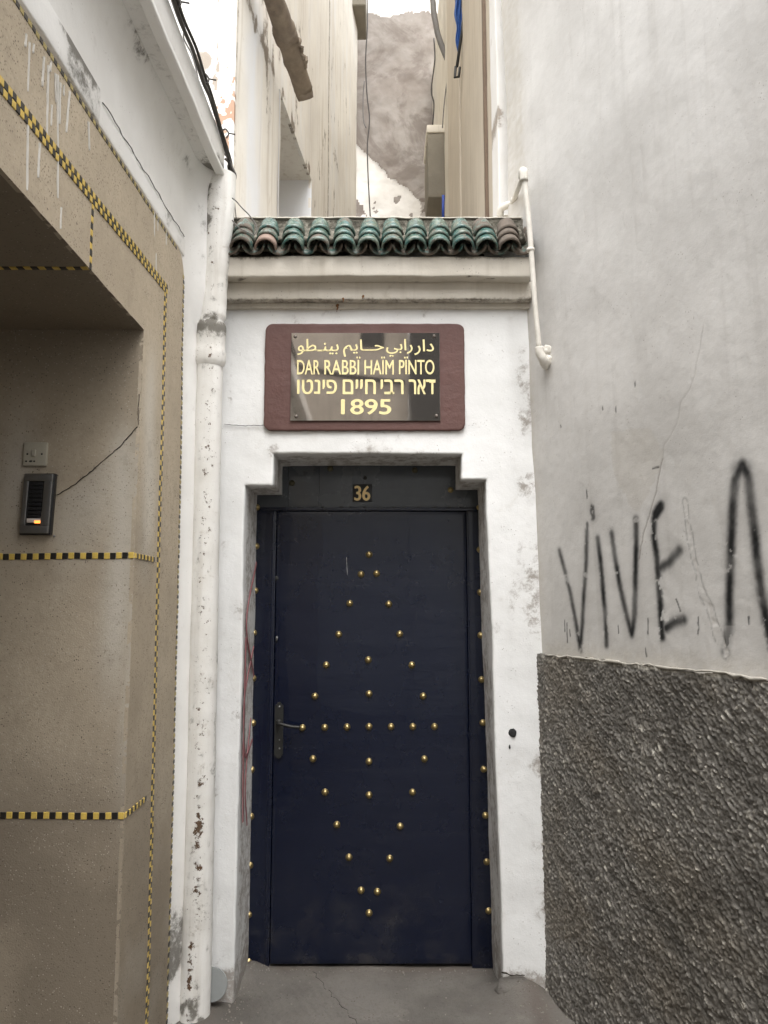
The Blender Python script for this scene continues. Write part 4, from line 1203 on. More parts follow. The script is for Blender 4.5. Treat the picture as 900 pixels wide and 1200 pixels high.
# children of the lock plate share its coordinate frame
def sub(name, me, mat, par):
    o = bpy.data.objects.new(name, me); COL.objects.link(o)
    if mat and not me.materials: me.materials.append(mat)
    o.parent = par
    return o
sub('rosette', tube_mesh('rosette', [(lp.x, DY - .006, hz), (lp.x, DY - .020, hz)], [.013, .011], 14), M['iron'], lock)
sub('handle', tube_mesh('handle', catmull([(lp.x, DY - .012, hz), (lp.x + .002, DY - .045, hz), (lp.x + .022, DY - .056, hz - .004), (lp.x + .06, DY - .055, hz - .013), (lp.x + .098, DY - .05, hz - .017)], 6), .0068, 10), M['iron'], lock)
for py, r_ in ((828, .004), (877, .004), (867, .0028)):
    q = atY(327.5, py, DY - .007)
    sub('screw', tube_mesh('screw', [(q.x, DY - .005, q.z), (q.x, DY - .010, q.z)], r_, 8), M['steel'], lock)
# scratch, peephole scar and small keyhole higher on the leaf
a = atY(406, 653, DY + .004); b = atY(407, 674, DY + .004)
link('scratch', ribbon_mesh('scratch', wiggle([a + Vector((0, -.0015, 0)), b + Vector((0, -.0015, 0))], .0006, 6, 2), .0016, (0, -1, 0), .0005, .6), M['paint_drip'], door)
q = atY(324, 678, DY); blob('filled_hole', (q.x, DY + .004, q.z), (.014, .004, .014), M['iron'], door, .4, 7, 2)
q = atY(324.5, 748, DY); sub('keyhole_cover', tube_mesh('keyhole_cover', [(q.x, DY - .001, q.z + .007), (q.x + .001, DY - .006, q.z + .003), (q.x, DY - .004, q.z - .012)], [.005, .006, .004], 8), M['steel'], door).matrix_parent_inverse = Matrix.Translation(door.location).inverted()

# ------------------------------------------------------------------ lettering helper
def text_mesh(s, x0, x1, z0, z1, y, fat=0., fit=True, depth=.0008):
    """flat letters fitted to a box on the plane y; each pass a hair apart so that no two faces share a plane"""
    cu = bpy.data.curves.new('letters', 'FONT'); cu.body = s; cu.size = 1; cu.extrude = .0; cu.resolution_u = 6
    o = bpy.data.objects.new('letters', cu); COL.objects.link(o)
    bpy.context.view_layer.update()
    me = bpy.data.meshes.new_from_object(o)
    bpy.data.objects.remove(o); bpy.data.curves.remove(cu)
    P = np.empty(len(me.vertices) * 3, np.float32); me.vertices.foreach_get('co', P); P = P.reshape(-1, 3).astype(float)
    lo, hi = P.min(0), P.max(0)
    sx, sz = (x1 - x0 - 2 * fat) / (hi[0] - lo[0]), (z1 - z0) / (hi[1] - lo[1])
    Q = np.stack([x0 + fat + (P[:, 0] - lo[0]) * sx, np.full(len(P), y), z0 + (P[:, 1] - lo[1]) * sz], 1)
    F = [list(p.vertices) for p in me.polygons]
    bpy.data.meshes.remove(me)
    V, FF = [], []
    offs = [(0, 0)] + ([(fat, 0), (-fat, 0), (0, fat * .6), (0, -fat * .6)] if fat else [])
    for k, (ox, oz) in enumerate(offs):
        b = len(V)
        V += [(q[0] + ox, q[1] - depth - k * .00012, q[2] + oz) for q in Q]
        FF += [[i + b for i in f_] for f_ in F]
    m2 = bpy.data.meshes.new('lettering'); m2.from_pydata(V, [], FF); m2.update()
    return m2

# ------------------------------------------------------------------ name plaque above the door
sign = empty('name_plaque', (-.08, 3.19, 2.26), 'black mirror plate with pale gold Arabic, Latin and Hebrew lettering on a maroon panel', 'sign')
SY = 3.184
A, B = atY(311, 379, SY), atY(545.5, 504.5, SY)
def plq(P):
    x0, x1, z0, z1 = A.x, B.x, B.z, A.z; r = .032
    cx = np.clip(P[:, 0], x0 + r, x1 - r); cz = np.clip(P[:, 2], z0 + r, z1 - r)
    dx, dz = P[:, 0] - cx, P[:, 2] - cz; L = np.maximum(np.abs(dx), np.abs(dz)); H = np.hypot(dx, dz)
    k = np.where(H > 1e-9, L / np.maximum(H, 1e-9), 1)
    P = P.copy(); P[:, 0] = cx + dx * k; P[:, 2] = cz + dz * k
    e = vec_noise(P, 30, 4, 160) * .0022 * np.minimum(1, H / .03)[:, None]
    return P + e * [1, 0, 1]
rbox('backing', (A.x, SY, B.z), (B.x, 3.21, A.z), M['maroon'], sign, step=.010, r=.005, amp=.0012, seed=161, nscale=18, warp=plq)
PY = SY - .008
A, B = atY(341.5, 390, PY), atY(516, 493, PY)
bbox('plate', (A.x, PY, B.z), (B.x, SY + .001, A.z), M['plate'], sign, .0008)
def tx(px, py): return atY(px, py, PY)
dar, rabi, haim, pinto = [0xFEA9, 0xFE8D, 0xFEAD], [0xFEAD, 0xFE8D, 0xFE91, 0xFEF2], [0xFEA3, 0x640, 0x640, 0xFE8E, 0xFEF3, 0xFEE2], [0xFE91, 0xFEF4, 0xFEE8, 0x640, 0xFEC4, 0xFEEE]
def U(w): return ''.join(map(chr, w[::-1]))
Y_ = PY
for s, (x0, y0, x1, y1), fat in ((U(pinto), (348.5, 397.5, 397, 416), .0009), (U(haim), (402, 398, 450, 418), .0009), (U(rabi), (452.5, 397.5, 483.5, 418), .0009), (U(dar), (485.5, 398, 508.5, 416), .0009),
                                 ('DAR', (348, 422, 375, 438.8), .0008), ('RABB\u00cf', (380, 418, 422.5, 438.8), .0008), ('HA\u00cfM', (427, 418, 461.5, 438.8), .0008), ('P\u00cfNTO', (467.5, 418, 509, 438.8), .0008),
                                 ('\u05e4\u05d9\u05e0\u05d8\u05d5'[::-1], (348, 445, 395, 461.8), .0016), ('\u05d7\u05d9\u05d9\u05dd'[::-1], (401.5, 445, 440.5, 461.8), .0016),
                                 ('\u05e8\u05d1\u05d9'[::-1], (446, 445, 473, 461.8), .0016), ('\u05e8\u05d0\u05e8'[::-1], (479, 445, 507.8, 461.8), .0016),
                                 ('1895', (399.5, 468, 458.5, 485.5), .0024)):
    a, b = tx(x0, y1), tx(x1, y0)
    link('lettering', text_mesh(s, a.x, b.x, a.z, b.z, Y_, fat), M['gold_letter'], sign)
a, b = tx(503.0, 448.6), tx(510.2, 445.0)   # the overhanging bar of the last letter
link('lettering', bbox_mesh('lettering', (a.x, Y_ - .0022, a.z), (b.x, Y_ - .0004, b.z), 0), M['gold_letter'], sign)
def dome(name, c, r, mat, parent, h=.5):
    bm = bmesh.new(); bmesh.ops.create_uvsphere(bm, u_segments=12, v_segments=8, radius=r)
    for v in bm.verts: v.co = Vector((v.co.x, v.co.z * 0 + v.co.y * h, v.co.z)) + Vector(c)
    me = bpy.data.meshes.new(name); bm.to_mesh(me); bm.free()
    me.polygons.foreach_set('use_smooth', np.full(len(me.polygons), True, bool))
    return link(name, me, mat, parent)
for px, py in ((346, 394.5), (509, 394), (347, 488), (511.5, 487.5)):
    p = tx(px, py); dome('screw', (p.x, PY - .001, p.z), .0078, M['plate_screw'], sign)

# ------------------------------------------------------------------ house number
hn = empty('house_number_sign', (-.1, DY - .003, 2.0), 'small dark house number plate with cream digits 36 on the door header', 'sign')
a, b = atY(413.5, 588, DY - .006), atY(436, 567.5, DY - .006)
rbox('plate', (a.x, DY - .008, a.z), (b.x, DY - .002, b.z), M['black_plastic'], hn, step=.03, r=.0015, amp=.0006)
a, b = atY(415, 586.5, DY - .008), atY(434, 569.5, DY - .008)
link('digits', text_mesh('36', a.x, b.x, a.z, b.z, DY - .008, .0025), simple('worn_cream_digits', (.95, .72, .36), .5, 0, .2, 60), hn)
hole = atY(428, 560, DY); blob('old_screw_hole', (hole.x, DY - .003, hole.z), (.009, .004, .009), M['iron'], hn, .5, 3, 2)

# ------------------------------------------------------------------ tiled roof
TR = empty('tiled_canopy', (-.04, 3.1, 3.02), 'narrow canopy of green glazed barrel tiles above the white cornice', 'tiled roof')
SL = R(45)
ex = Vector((1, 0, 0)); ed = Vector((0, -math.cos(SL), -math.sin(SL))); en = Vector((0, -math.sin(SL), math.cos(SL)))
def barrel(name, Lg, rf, rb, th, a0, a1, inv=False, nseg=12, seed=0):
    """half barrel along the slope: local x across, y down-slope (front at 0, back at -Lg), z up"""
    V, F = [], []
    ny = 5
    for j in range(ny + 1):
        t = j / ny; y = -Lg * t; ro = rf + (rb - rf) * t
        if j == 0: ro *= .985
        for k in range(nseg + 1):
            a = a0 + (a1 - a0) * k / nseg
            for rr in (ro, ro - th):
                x, z = rr * math.cos(a), rr * math.sin(a)
                V.append((x, y, z))
    w_ = (nseg + 1) * 2
    for j in range(ny):
        for k in range(nseg):
            p = j * w_ + k * 2
            F.append([p, p + 2, p + 2 + w_, p + w_]); F.append([p + 1, p + 1 + w_, p + 3 + w_, p + 3])
        F.append([j * w_, j * w_ + w_, j * w_ + w_ + 1, j * w_ + 1]); q = j * w_ + nseg * 2; F.append([q, q + 1, q + 1 + w_, q + w_])
    for k in range(nseg):
        p = k * 2; F.append([p, p + 1, p + 3, p + 2]); p += ny * w_; F.append([p, p + 2, p + 3, p + 1])
    V = np.array(V); V = V + vec_noise(V + seed * 3.1, 30, 3, seed) * .0018
    bm = bmesh.new(); me = mesh_np(name, V, F)
    bm.from_mesh(me); bmesh.ops.recalc_face_normals(bm, faces=bm.faces[:])
    ed_ = [e for e in bm.edges if len(e.link_faces) == 2 and e.calc_face_angle(0) > .9]
    bmesh.ops.bevel(bm, geom=ed_, offset=.0022, segments=2, affect='EDGES')
    bm.to_mesh(me); bm.free(); me.polygons.foreach_set('use_smooth', np.full(len(me.polygons), True, bool))
    return me
caps = [barrel('roof_tile', .115, .0480, .0375, .0085, R(-4), R(184), seed=k) for k in range(4)]
pans = [barrel('pan_tile', .125, .050, .046, .009, R(186), R(354), seed=10 + k) for k in range(3)]
Mx = Matrix(((1, 0, 0), (0, ed.y, en.y), (0, ed.z, en.z))).to_4x4()
colx = [283, 313, 343, 373.5, 403, 432, 460, 487.5, 515.5, 542.5, 569.5, 597]
E0 = Vector((0, 3.045, atY(440, 293.5, 3.045).z))
tr = random.Random(5)
def place(me, name, x, down, up, mat, tiltx=0., yaw=0.):
    o = bpy.data.objects.new(name, me); COL.objects.link(o)
    loc = E0 + ex * x - ed * down + en * up
    o.parent = TR; o.matrix_parent_inverse = Matrix.Translation(TR.location).inverted()
    o.matrix_basis = Matrix.Translation(loc) @ Mx @ Matrix.Rotation(tiltx, 4, 'X') @ Matrix.Rotation(yaw, 4, 'Z') @ Matrix.Rotation(tr.uniform(-.05, .05), 4, 'Y')
    o.material_slots[0].link = 'OBJECT'; o.material_slots[0].material = mat
    return o
for me in caps + pans: me.materials.append(M['glazed'])
xs_ = []
for c, px in enumerate(colx):
    x = atY(px, 282, 3.06).x; xs_.append(x)
    for r_ in range(3):
        m = M['glazed']
        if c == 11: m = M['bare_tile']
        elif c == 0 or (c == 3 and r_ == 0) or (c == 10 and r_ == 2): m = M['glazed_worn']
        if c == 1 and r_ == 0: m = M['pink_tile']
        place(caps[tr.randrange(4)], 'roof_tile', x + tr.uniform(-.003, .003) + .0, r_ * .053 + tr.uniform(-.003, .003), .006 + r_ * .008, m, R(-3), tr.uniform(-.05, .05))
ps = [xs_[0] - .052] + [(a + b) / 2 for a, b in zip(xs_[:-1], xs_[1:])] + [xs_[-1] + .05]
for c, x in enumerate(ps):
    for r_ in range(3):
        place(pans[tr.randrange(3)], 'pan_tile', x + tr.uniform(-.002, .002), r_ * .053 + .006 + tr.uniform(-.003, .003), .024, M['glazed_worn'] if r_ else M['pan_glaze'], R(-3), tr.uniform(-.03, .03))
# mortar bed under the tiles and mossy coping behind them
def bedw(P):
    o = np.array(E0); e1 = np.array(ed); e2 = np.array(en)
    return np.stack([P[:, 0], o[1] + e1[1] * P[:, 1] + e2[1] * P[:, 2], o[2] + e1[2] * P[:, 1] + e2[2] * P[:, 2]], 1)
rbox('mortar_bed', (-.69, -.22, -.030), (.600, -.06, -.014), M['mortar'], TR, step=.012, r=.01, amp=.008, nscale=22, seed=170, warp=bedw)
rbox('mortar_bed', (-.69, -.21, .0), (.600, -.075, .024), M['mortar'], TR, step=.010, r=.01, amp=.010, nscale=26, seed=172, warp=bedw)
ctz = atY(440, 256, 3.2).z
rbox('coping', (-.70, 3.2, 3.0), (.63, 3.46, ctz), M['coping'], TR, step=.012, r=.008, amp=.006, nscale=14, seed=171)
rbox('coping_top', (-.70, 3.193, ctz - .001), (.60, 3.45, ctz + .005), M['cornice'], TR, step=.02, r=.003, amp=.004, nscale=20, seed=173)
for k in range(46):    # lumps of mortar between the tile rows
    x = tr.choice(ps[1:-1]) + tr.uniform(-.03, .03); d = tr.uniform(.09, .18)
    p = E0 + ex * x - ed * d + en * .012
    blob('mortar_lump', p, (tr.uniform(.008, .018), .010, .009), M['mortar'], TR, .5, k, 2, 4)

# ------------------------------------------------------------------ rain pipe at the left corner
dp = empty('rain_pipe', (-.703, 3.08, 0), 'thick white painted rain pipe with rusty pits in the left corner', 'pipe')
def pipe_profile(z):
    r = .0485 + .0
    return r
def pipe_mesh(z0, z1, r, name, amp, seed, top=None):
    zs = np.arange(z0, z1, .012); nseg = 40
    aa = np.linspace(0, 2 * np.pi, nseg, endpoint=False)
    zz, a2 = np.meshgrid(zs, aa, indexing='ij')
    rr = r(zz) if callable(r) else np.full_like(zz, r)
    cx = -.705 - .003 * zz * (zz < 2.7) + .003 * np.sin(zz * 2.1) + (.0 if top is None else top(zz))
    P = np.stack([cx + rr * np.cos(a2), 3.08 + rr * np.sin(a2), zz], -1).reshape(-1, 3)
    P += vec_noise(P, 16, 4, seed) * amp
    n = len(zs); idx = np.arange(n * nseg).reshape(n, nseg)
    F = np.stack([idx[:-1], np.roll(idx, -1, 1)[:-1], np.roll(idx, -1, 1)[1:], idx[1:]], -1).reshape(-1, 4)
    n1 = fbm(P * [1, 1, .6], 26, 5, seed + 5); n2 = fbm(P, 70, 3, seed + 6); z = P[:, 2]; x = P[:, 0]
    front = sstep(.0, .03, -(P[:, 1] - 3.08))
    def zpy(py): return atY(240, py, 3.03).z
    line = np.exp(-((x + .712 - .006 * n1) / .014) ** 2)
    ru = line * (.75 + .5 * n1) * sstep(zpy(1170), zpy(1150), z) * sstep(zpy(1092), zpy(1112), z)
    ru = np.maximum(ru, (.52 + .35 * n1) * sstep(zpy(1105), zpy(1050), z) * sstep(zpy(880), zpy(990), z) * np.exp(-((x + .697) / .026) ** 2))
    ru = np.maximum(ru, .30 * np.exp(-((x + .70) / .04) ** 2))
    ru = np.maximum(ru, line * .5 * sstep(.0, .4, n1) * sstep(2.2, 1.0, z))
    di = .75 * sstep(-.1, .35, n1 + .1) * sstep(.30, .05, z) + .35 * sstep(.2, .5, n1)
    zc = zpy(385)
    di = np.maximum(di, .95 * np.exp(-((z - zc - .02) / .05) ** 2) * sstep(-.35, .3, n1 + .1))
    di = np.maximum(di, .8 * np.exp(-((x + .725) / .02) ** 2) * sstep(2.6, 3.1, z) * sstep(-.2, .3, n1))
    di = np.maximum(di, .3 * sstep(.0, .4, fbm(P * [1, 1, .12], 40, 4, seed + 9)))
    me = mesh_np(name, P, F, {'rust': np.clip(ru * front + .3 * ru, 0, 1), 'dirt_tone': np.clip(di, 0, 1)})
    return me
zc1, zc0 = atY(247, 376, 3.03).z, atY(247, 420, 3.03).z
link('pipe', pipe_mesh(-.03, zc0 + .02, lambda z: .0535 + .003 * sstep(1., 0., z), 'pipe', .0022, 180), M['pipe'], dp)
link('upper_pipe', pipe_mesh(zc1 - .03, 3.34, lambda z: .053 + .012 * sstep(2.8, 3.25, z), 'upper_pipe', .004, 181, top=lambda z: .012 * sstep(2.75, 3.3, z)), M['pipe'], dp)
def col_r(z):
    t = (z - (zc0 - .02)) / (zc1 - zc0 + .03)
    return .054 + .010 * sstep(.0, .1, t) * (1 - .45 * sstep(.32, .42, t) + .35 * sstep(.55, .7, t)) * (1 - sstep(.93, 1.0, t))
link('collar', pipe_mesh(zc0 - .02, zc1 + .012, col_r, 'collar', .003, 182), M['pipe'], dp)

# ------------------------------------------------------------------ thin white water pipe at the right
wp = empty('water_pipe', (.6, 3.02, 2.6), 'thin white painted water pipe with elbows crossing the right end of the canopy', 'pipe')
p0, p1 = atY(614, 203, 3.0), atY(632, 410, 3.02)
b1 = atY(601, 238, 3.30); b0 = atY(588, 244, 3.33)
pm = p0.lerp(p1, .38) + Vector((.002, -.004, 0))
tube('pipe', catmull([p0, p0.lerp(p1, .2) + Vector((.0015, 0, 0)), pm, p0.lerp(p1, .7) + Vector((-.0015, 0, 0)), p1], 8), .0108, M['small_pipe'], wp, 12, .0012, seed=190)
tube('cross_pipe', [p0 + Vector((0, .01, .004)), b1], .0108, M['small_pipe'], wp, 12, .001, seed=191)
tube('elbow', catmull([p0 + Vector((.0, 0, -.035)), p0 + Vector((0, 0, .0)), p0 + Vector((-.002, .012, .014)), p0.lerp(b1, .14)], 5), .0175, M['small_pipe'], wp, 12, .001, seed=192)
tube('elbow', catmull([b1.lerp(p0, .12), b1, b0, b0 + Vector((-.006, .02, -.03))], 5), .0165, M['small_pipe'], wp, 12, .002, seed=193)
p2 = atY(640, 424, 3.03)
tube('elbow', catmull([p1 + Vector((-.001, 0, .01)), p1 + Vector((.002, 0, -.016)), p2.lerp(p1, .35) + Vector((0, .0, -.012)), p2 + Vector((.012, .05, .002))], 6), [.0175] * 12 + [.020] * 7, M['small_pipe'], wp, 12, .003, seed=194)
for dy_, dx_ in ((0, .02), (-10, .028)):
    q = atY(641, 420 + dy_, 3.06); blob('mortar_patch', (q.x + .01, 3.08, q.z), (.022, .03, .026), M['small_pipe'], wp, .6, 60 + dy_, 3)
for z_ in (.44,):
    q = p0.lerp(p1, z_); tube('collar', [q + Vector((0, 0, .006)), q - Vector((0, 0, .006))], .0165, M['small_pipe'], wp, 12)
# flaked mortar line in the corner behind the pipe
for k, (px, py, rr) in enumerate(((628, 262, .006), (629, 285, .008), (629, 294, .013), (627, 300, .009), (628, 240, .005), (627, 222, .004), (629, 312, .006), (629, 330, .005), (630, 350, .005))):
    q = atY(px, py, 3.14); blob('mortar_flake', (q.x, 3.14, q.z), (rr, rr, rr * 1.8), M['cornice'], rwall, .6, k, 2)

# ------------------------------------------------------------------ pipe stub on the coping behind the elbow
st_ = empty('vent_cowl', (.53, 3.42, ctz), 'small grey rounded pipe stub behind the elbow on the coping', 'vent')
q = atY(592, 262, 3.40)
me = barrel('cowl', .10, .040, .036, .008, R(0), R(180), seed=22)
o = link('cowl', me, M['small_pipe'], st_); o.matrix_basis = Matrix.Translation((q.x, 3.40, q.z - .004)) @ Matrix.Rotation(R(180), 4, 'Z') @ Matrix.Rotation(R(0), 4, 'X')
o.location.y = 3.38
rbox('base', (q.x - .05, 3.395, ctz), (q.x + .075, 3.44, q.z + .02), M['small_pipe'], st_, step=.012, r=.01, amp=.008, nscale=20, seed=195)

# ------------------------------------------------------------------ switch and intercom on the jamb
sw = empty('wall_switch', (-1.1, JY, 2.0), 'yellowed square bell switch on the jamb above the intercom', 'switch')
a, b = atY(27, 546, JY - .006), atY(56, 518.5, JY - .006)
rbox('plate', (a.x, JY - .010, a.z), (b.x, JY + .002, b.z), M['switch'], sw, step=.012, r=.002, amp=.0006)
q = atY(40, 531, JY - .01)
bbox('rocker', (q.x - .006, JY - .016, q.z - .011), (q.x + .006, JY - .009, q.z + .011), M['switch'], sw, .0015)
for px in (32, 49):
    p = atY(px, 532, JY - .01); dome('screw', (p.x, JY - .0095, p.z), .0034, M['iron'], sw)
for px, w_ in ((30.5, .0035), (36, .006), (40, .004)):
    p = atY(px, 540.5, JY - .0105); blob('paint_smudge', (p.x, JY - .0100, p.z), (w_, .0006, .003), M['iron'], sw, .5, int(px), 2)
ic = empty('intercom', (-1.08, JY, 1.75), 'steel door intercom with dark button column and one lit button on the jamb', 'intercom')
a, b = atY(23, 626.5, JY - .02), atY(61.5, 554.5, JY - .02)
lean = lambda P: P + np.stack([(P[:, 2] - (a.z + b.z) / 2) * .035, 0 * P[:, 0], 0 * P[:, 0]], 1)
rbox('housing', (a.x, JY - .016, a.z), (b.x + .004, JY + .003, b.z), M['black_plastic'], ic, step=.05, r=.002, warp=lean)
i0, i1 = atY(30.5, 616, JY - .02), atY(51.5, 564, JY - .02)
ft = .006
for nm, lo, hi in (('rail', (a.x + .003, a.z + .004), (b.x, i0.z)), ('rail', (a.x + .003, i1.z), (b.x, b.z - .003)), ('stile', (a.x + .003, i0.z + .0004), (i0.x, i1.z - .0004)), ('stile', (i1.x, i0.z + .0004), (b.x, i1.z - .0004))):
    rbox('frame_' + nm, (lo[0], JY - .025, lo[1]), (hi[0], JY - .014, hi[1]), M['steel'], ic, step=.03, r=.0012, warp=lean)
bbox('button_panel', (i0.x, JY - .018, i0.z), (i1.x, JY - .0155, i1.z), M['black_plastic'], ic, 0)
nb = 9
Hh = (i1.z - i0.z) * .84 / nb
for k in range(nb):
    z0 = i1.z - .002 - (k + 1) * Hh
    rbox('button', (i0.x + .004, JY - .023, z0 + .0012), (i1.x - .004, JY - .017, z0 + Hh - .0008), M['black_plastic'], ic, step=.03, r=.0012, warp=lean)
n = N('lit_button'); n.b.inputs['Emission Strength'].default_value = 1.1
gx = n.mask(n.math('ABSOLUTE', n.math('SUBTRACT', n.noise(1, 0, 0), 9)), 0, 1)
n.b.inputs['Base Color'].default_value = (.8, .74, .68, 1)
mlit = simple('warm_white_button', (.62, .55, .50), .5, 0, .05)
mglow = bpy.data.materials.new('orange_lamp'); mglow.use_nodes = True
pb = mglow.node_tree.nodes['Principled BSDF']; pb.inputs['Base Color'].default_value = (.9, .3, .08, 1); pb.inputs['Emission Color'].default_value = (1, .28, .05, 1); pb.inputs['Emission Strength'].default_value = .9
c0, c1 = atY(31, 612.5, JY - .022), atY(50, 607.5, JY - .022)
rbox('lit_button', (c0.x, JY - .023, c0.z), (c1.x, JY - .017, c1.z), mlit, ic, step=.02, r=.0012)
c0, c1 = atY(40, 613.2, JY - .024), atY(47, 610, JY - .024)
rbox('button_lamp', (c0.x, JY - .0245, c0.z), (c1.x, JY - .022, c1.z), mglow, ic, step=.02, r=.001)
q = atY(62.5, 628, JY - .01); dome('screw', (q.x, JY - .004, q.z), .004, M['steel'], ic)

# ------------------------------------------------------------------ cables along the eave
cb = empty('cable_bundle', (-.66, 3.05, 3.42), 'bundle of black cables clipped along the eave edge with a drooping loop', 'cables')
def eave(y, dx=0, dz=0): return Vector((-.662 + dx, y, 3.400 + (y - 2) * .055 + dz))
for k, (dx, dz, rr) in enumerate(((.004, -.005, .0065), (.014, .010, .0055), (-.002, .020, .006), (.012, -.018, .0042))):
    r3 = random.Random(k)
    pts = [eave(.8 + i * .15, dx + r3.uniform(-.004, .004), dz + r3.uniform(-.008, .008)) for i in range(15)]
    end = atY(268 + k, 196, 3.12)
    pts = pts[:-1] + [end + Vector((0, -.02, .03)), end, atY(271 + k * .7, 206 - k * 2, 3.16), atY(268, 212 - k * 2, 3.2)]
    tube('cable', catmull(pts, 6), rr, M['cable'] if k != 2 else M['grey_cable'], cb, 8, .001, seed=200 + k)
for y in (2.23, 2.62, 2.98):
    e = eave(y, .004, 0)
    tube('clip', catmull([e + Vector((-.012, 0, .018)), e + Vector((.004, 0, .028)), e + Vector((.018, 0, .008)), e + Vector((.010, 0, -.012))], 5), .0035, M['cable'], cb, 6)
    tube('clip_tail', [e + Vector((.015, 0, .01)), e + Vector((.045, 0, .004))], .003, M['cable'], cb, 6)
for k_, pp in enumerate(([(262, 178), (268, 186), (272, 196), (276, 206), (273, 214), (269, 210), (268, 200)], [(258, 168), (266, 180), (271, 192), (273, 204), (270, 212)], [(264, 186), (270, 192), (274, 202), (272, 210)])):
    tube('cable_loop', catmull([atY(x, y, 3.11 + .01 * k_) for x, y in pp], 6), .0055, M['cable'], cb, 8, .001)
ww = empty('loose_wires', (-.6, 3.2, 3.2), 'thin loose wires hanging from the eave corner onto the first tiles', 'wires')
for pts, Y in (([(269, 205), (270, 225), (268, 245), (271, 258), (276, 268)], 3.08), ([(271, 208), (274, 230), (277, 258)], 3.12), ([(272, 232), (277, 236), (284, 244), (292, 252), (299, 262), (301, 270), (297, 275), (288, 271), (279, 266), (272, 258)], 2.99)):
    tube('wire', catmull([atY(x, y, Y) for x, y in pts], 6), .0022 if Y > 3.0 else .0026, M['cable'] if Y != 2.99 else M['grey_cable'], ww, 6)
# the crack-like cable on the end wall of the upper house
tube('wire', catmull([atY(x, y, 3.42) for x, y in ((203, -30), (208, 5), (216, 30), (215, 44), (224, 62), (229, 78), (232, 92))], 5), .0042, M['cable'], ww, 6, .002)

# ------------------------------------------------------------------ clay duct along the upper left wall
cl = empty('clay_duct', (-.5, 4.0, 4.5), 'thick grimy clay duct ending in mid air on the upper left wall', 'pipe')
def Dp(px, py, y): return atY(px, py, y)
dA, dB, dC = Dp(302, -60, 3.45), Dp(338, 55, 3.98), Dp(355, 104, 4.30)
axis = (dC - dA)
dd = [dA.lerp(dC, t) for t in np.linspace(0, 1, 30)]
rr = [.050 + .0003 * i + (.011 if 14 < i < 18 or i in (4, 5) else 0) + (.006 if i == 22 else 0) - (.003 if i > 23 else 0) for i in range(30)]
tube('duct', dd, rr, M['clay'], cl, 20, .007, seed=210)
for t_ in (.18, .57):
    c0_ = dA.lerp(dC, t_); ax_ = axis.normalized()
    tube('socket', [c0_ - ax_ * .035, c0_ - ax_ * .03, c0_ + ax_ * .03, c0_ + ax_ * .035], [.052, .068, .066, .052], M['clay'], cl, 20, .005, seed=213)
dE = dC + axis.normalized() * .04 + Vector((.008, 0, -.035))
tube('spout', catmull([dC - axis.normalized() * .05, dC, dE], 5), [.052, .055, .057, .057, .055, .055, .055, .055, .054, .052, .050][:11], M['clay'], cl, 8, .003, seed=211)
for k in range(7):
    q = dd[18 + k] + Vector((.05 + .006 * (k % 3), -.02, .01 * (k % 2)))
    blob('mortar_crust', q, (.014, .02, .016 + .01 * (k % 2)), M['clay'], cl, .6, 30 + k, 3)

# ------------------------------------------------------------------ blue cloth, its rod, wires in the gap
bc = empty('blue_cloth', tuple(atY(536, 60, 4.95)), 'blue tarpaulin hanging in folds from a dark rod high on the boarded wall', 'tarpaulin')
tl, tr_, bt = atY(531, -40, 4.9), atY(547, -40, 4.9), atY(536, 76, 4.9)
def cloth(u, v):
    w = np.clip(1 - v, 0.02, 1)
    lft = np.array(tl)[None] * (1 - v)[:, None] + np.array(bt)[None] * v[:, None]
    rgt = np.array(tr_)[None] * (1 - v)[:, None] + np.array(bt)[None] * v[:, None]
    P = lft + (rgt - lft) * u[:, None]
    P[:, 1] += .02 * np.sin(u * 14 + v * 5) * w
    P[:, 0] += .006 * np.sin(v * 23) * (1 - u)
    return P
sheet('cloth', lin(0, 1, step=.06), lin(0, .98, step=.03), cloth, M['blue_cloth'], bc, rim=(0, .01, 0))
rd = empty('iron_bracket', tuple(bt), 'thin black iron rod with square hook holding the blue tarpaulin', 'bracket')
tube('rod', [atY(548, -40, 4.88), atY(543, 25, 4.88), atY(535.5, 78, 4.88)], .010, M['iron'], rd, 8, .001)
tube('hook', [atY(534, 78, 4.88), atY(533, 91, 4.88), atY(537.5, 90, 4.88), atY(539, 79, 4.9)], .009, M['iron'], rd, 8)
tube('arm', [atY(543, 45, 4.9), atY(546, 46, 5.0), atY(549, 46, 5.1)], .006, M['iron'], rd, 6)
bpipe = tag(kind='thing', o=tube('blue_downpipe', [atY(519.5, 229, 6.2), atY(519.2, 262, 6.2)], .012, M['blue_paint'], None, 8), label='thin blue post below the hanging concrete ledge', cat='post')
hw = empty('hanging_wires', tuple(atY(432, 120, 7.9)), 'dark wires hanging down the grey brown far wall', 'wires')
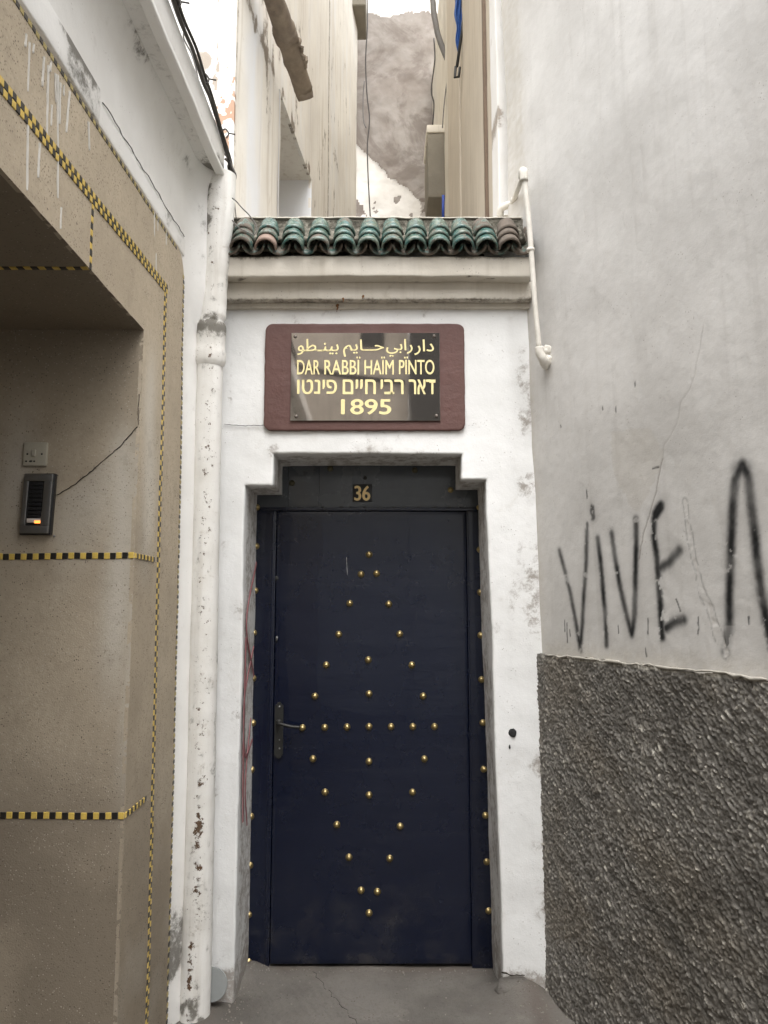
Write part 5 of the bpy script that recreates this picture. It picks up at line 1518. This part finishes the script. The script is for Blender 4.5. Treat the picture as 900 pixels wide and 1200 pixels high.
tube('wire', catmull([atY(x, y, 7.9) for x, y in ((430, -20), (430.5, 30), (428.5, 70), (430, 110), (433, 140), (430.5, 170), (431.5, 210), (434, 256))], 6), .007, M['cable'], hw, 6)
tube('wire', catmull([atY(x, y, 7.92) for x, y in ((427, 95), (425.5, 115), (426, 140), (429, 150))], 6), .006, M['grey_cable'], hw, 6)
tube('wire', catmull([atY(x, y, 7.6) for x, y in ((508.5, 45), (509.5, 70), (505.5, 105), (508.5, 122), (507, 147))], 6), .007, M['cable'], hw, 6)
tube('wire', catmull([atY(x, y, 6.3) for x, y in ((526, 80), (522.5, 105), (520, 128), (518.5, 150))], 6), .005, M['grey_cable'], hw, 6)
tube('wire', catmull([atY(x, y, 7.0) for x, y in ((506, 233), (504, 242), (506, 256))], 6), .008, M['cable'], hw, 6)
gp = tag(kind='thing', o=tube('grey_conduit', catmull([atY(x, y, 6.4) for x, y in ((505, -25), (508, 10), (512, 35), (518, 55), (525, 72))], 6), .026, M['grey_cable'], None, 10, .004), label='bent grey conduit at the top corner of the pale wall in the gap', cat='conduit')

# ------------------------------------------------------------------ lid leaning at the foot of the left pier, plug on the right pier
ld = empty('plastic_lid', (-.655, 3.15, 0), 'round grey plastic lid leaning against the foot of the left pier', 'lid')
q = atY(249, 1157, 3.14)
m1 = tube_mesh('lid', [(0, 0, 0), (0, .004, 0), (0, .009, 0)], [.060, .0615, .058], 36)
m1.polygons.foreach_set('use_smooth', np.full(len(m1.polygons), False, bool)); o = link('lid', m1, M['grey_lid'], ld); o.matrix_basis = Matrix.Translation((q.x - .004, 3.135, q.z + .012)) @ Matrix.Rotation(R(-8), 4, 'X')
wpg = empty('wall_plug', tuple(atY(601, 859, FY)), 'small round black plug on the white right pier', 'plug')
q = atY(601, 859, FY - .004)
blob('plug', (q.x, FY + .0, q.z), (.0165, .009, .018), M['soot'], wpg, .25, 2, 3)
blob('paint_spot', (q.x - .013, FY + .0, q.z - .055), (.004, .0055, .009), M['soot'], wpg, .4, 6, 2)
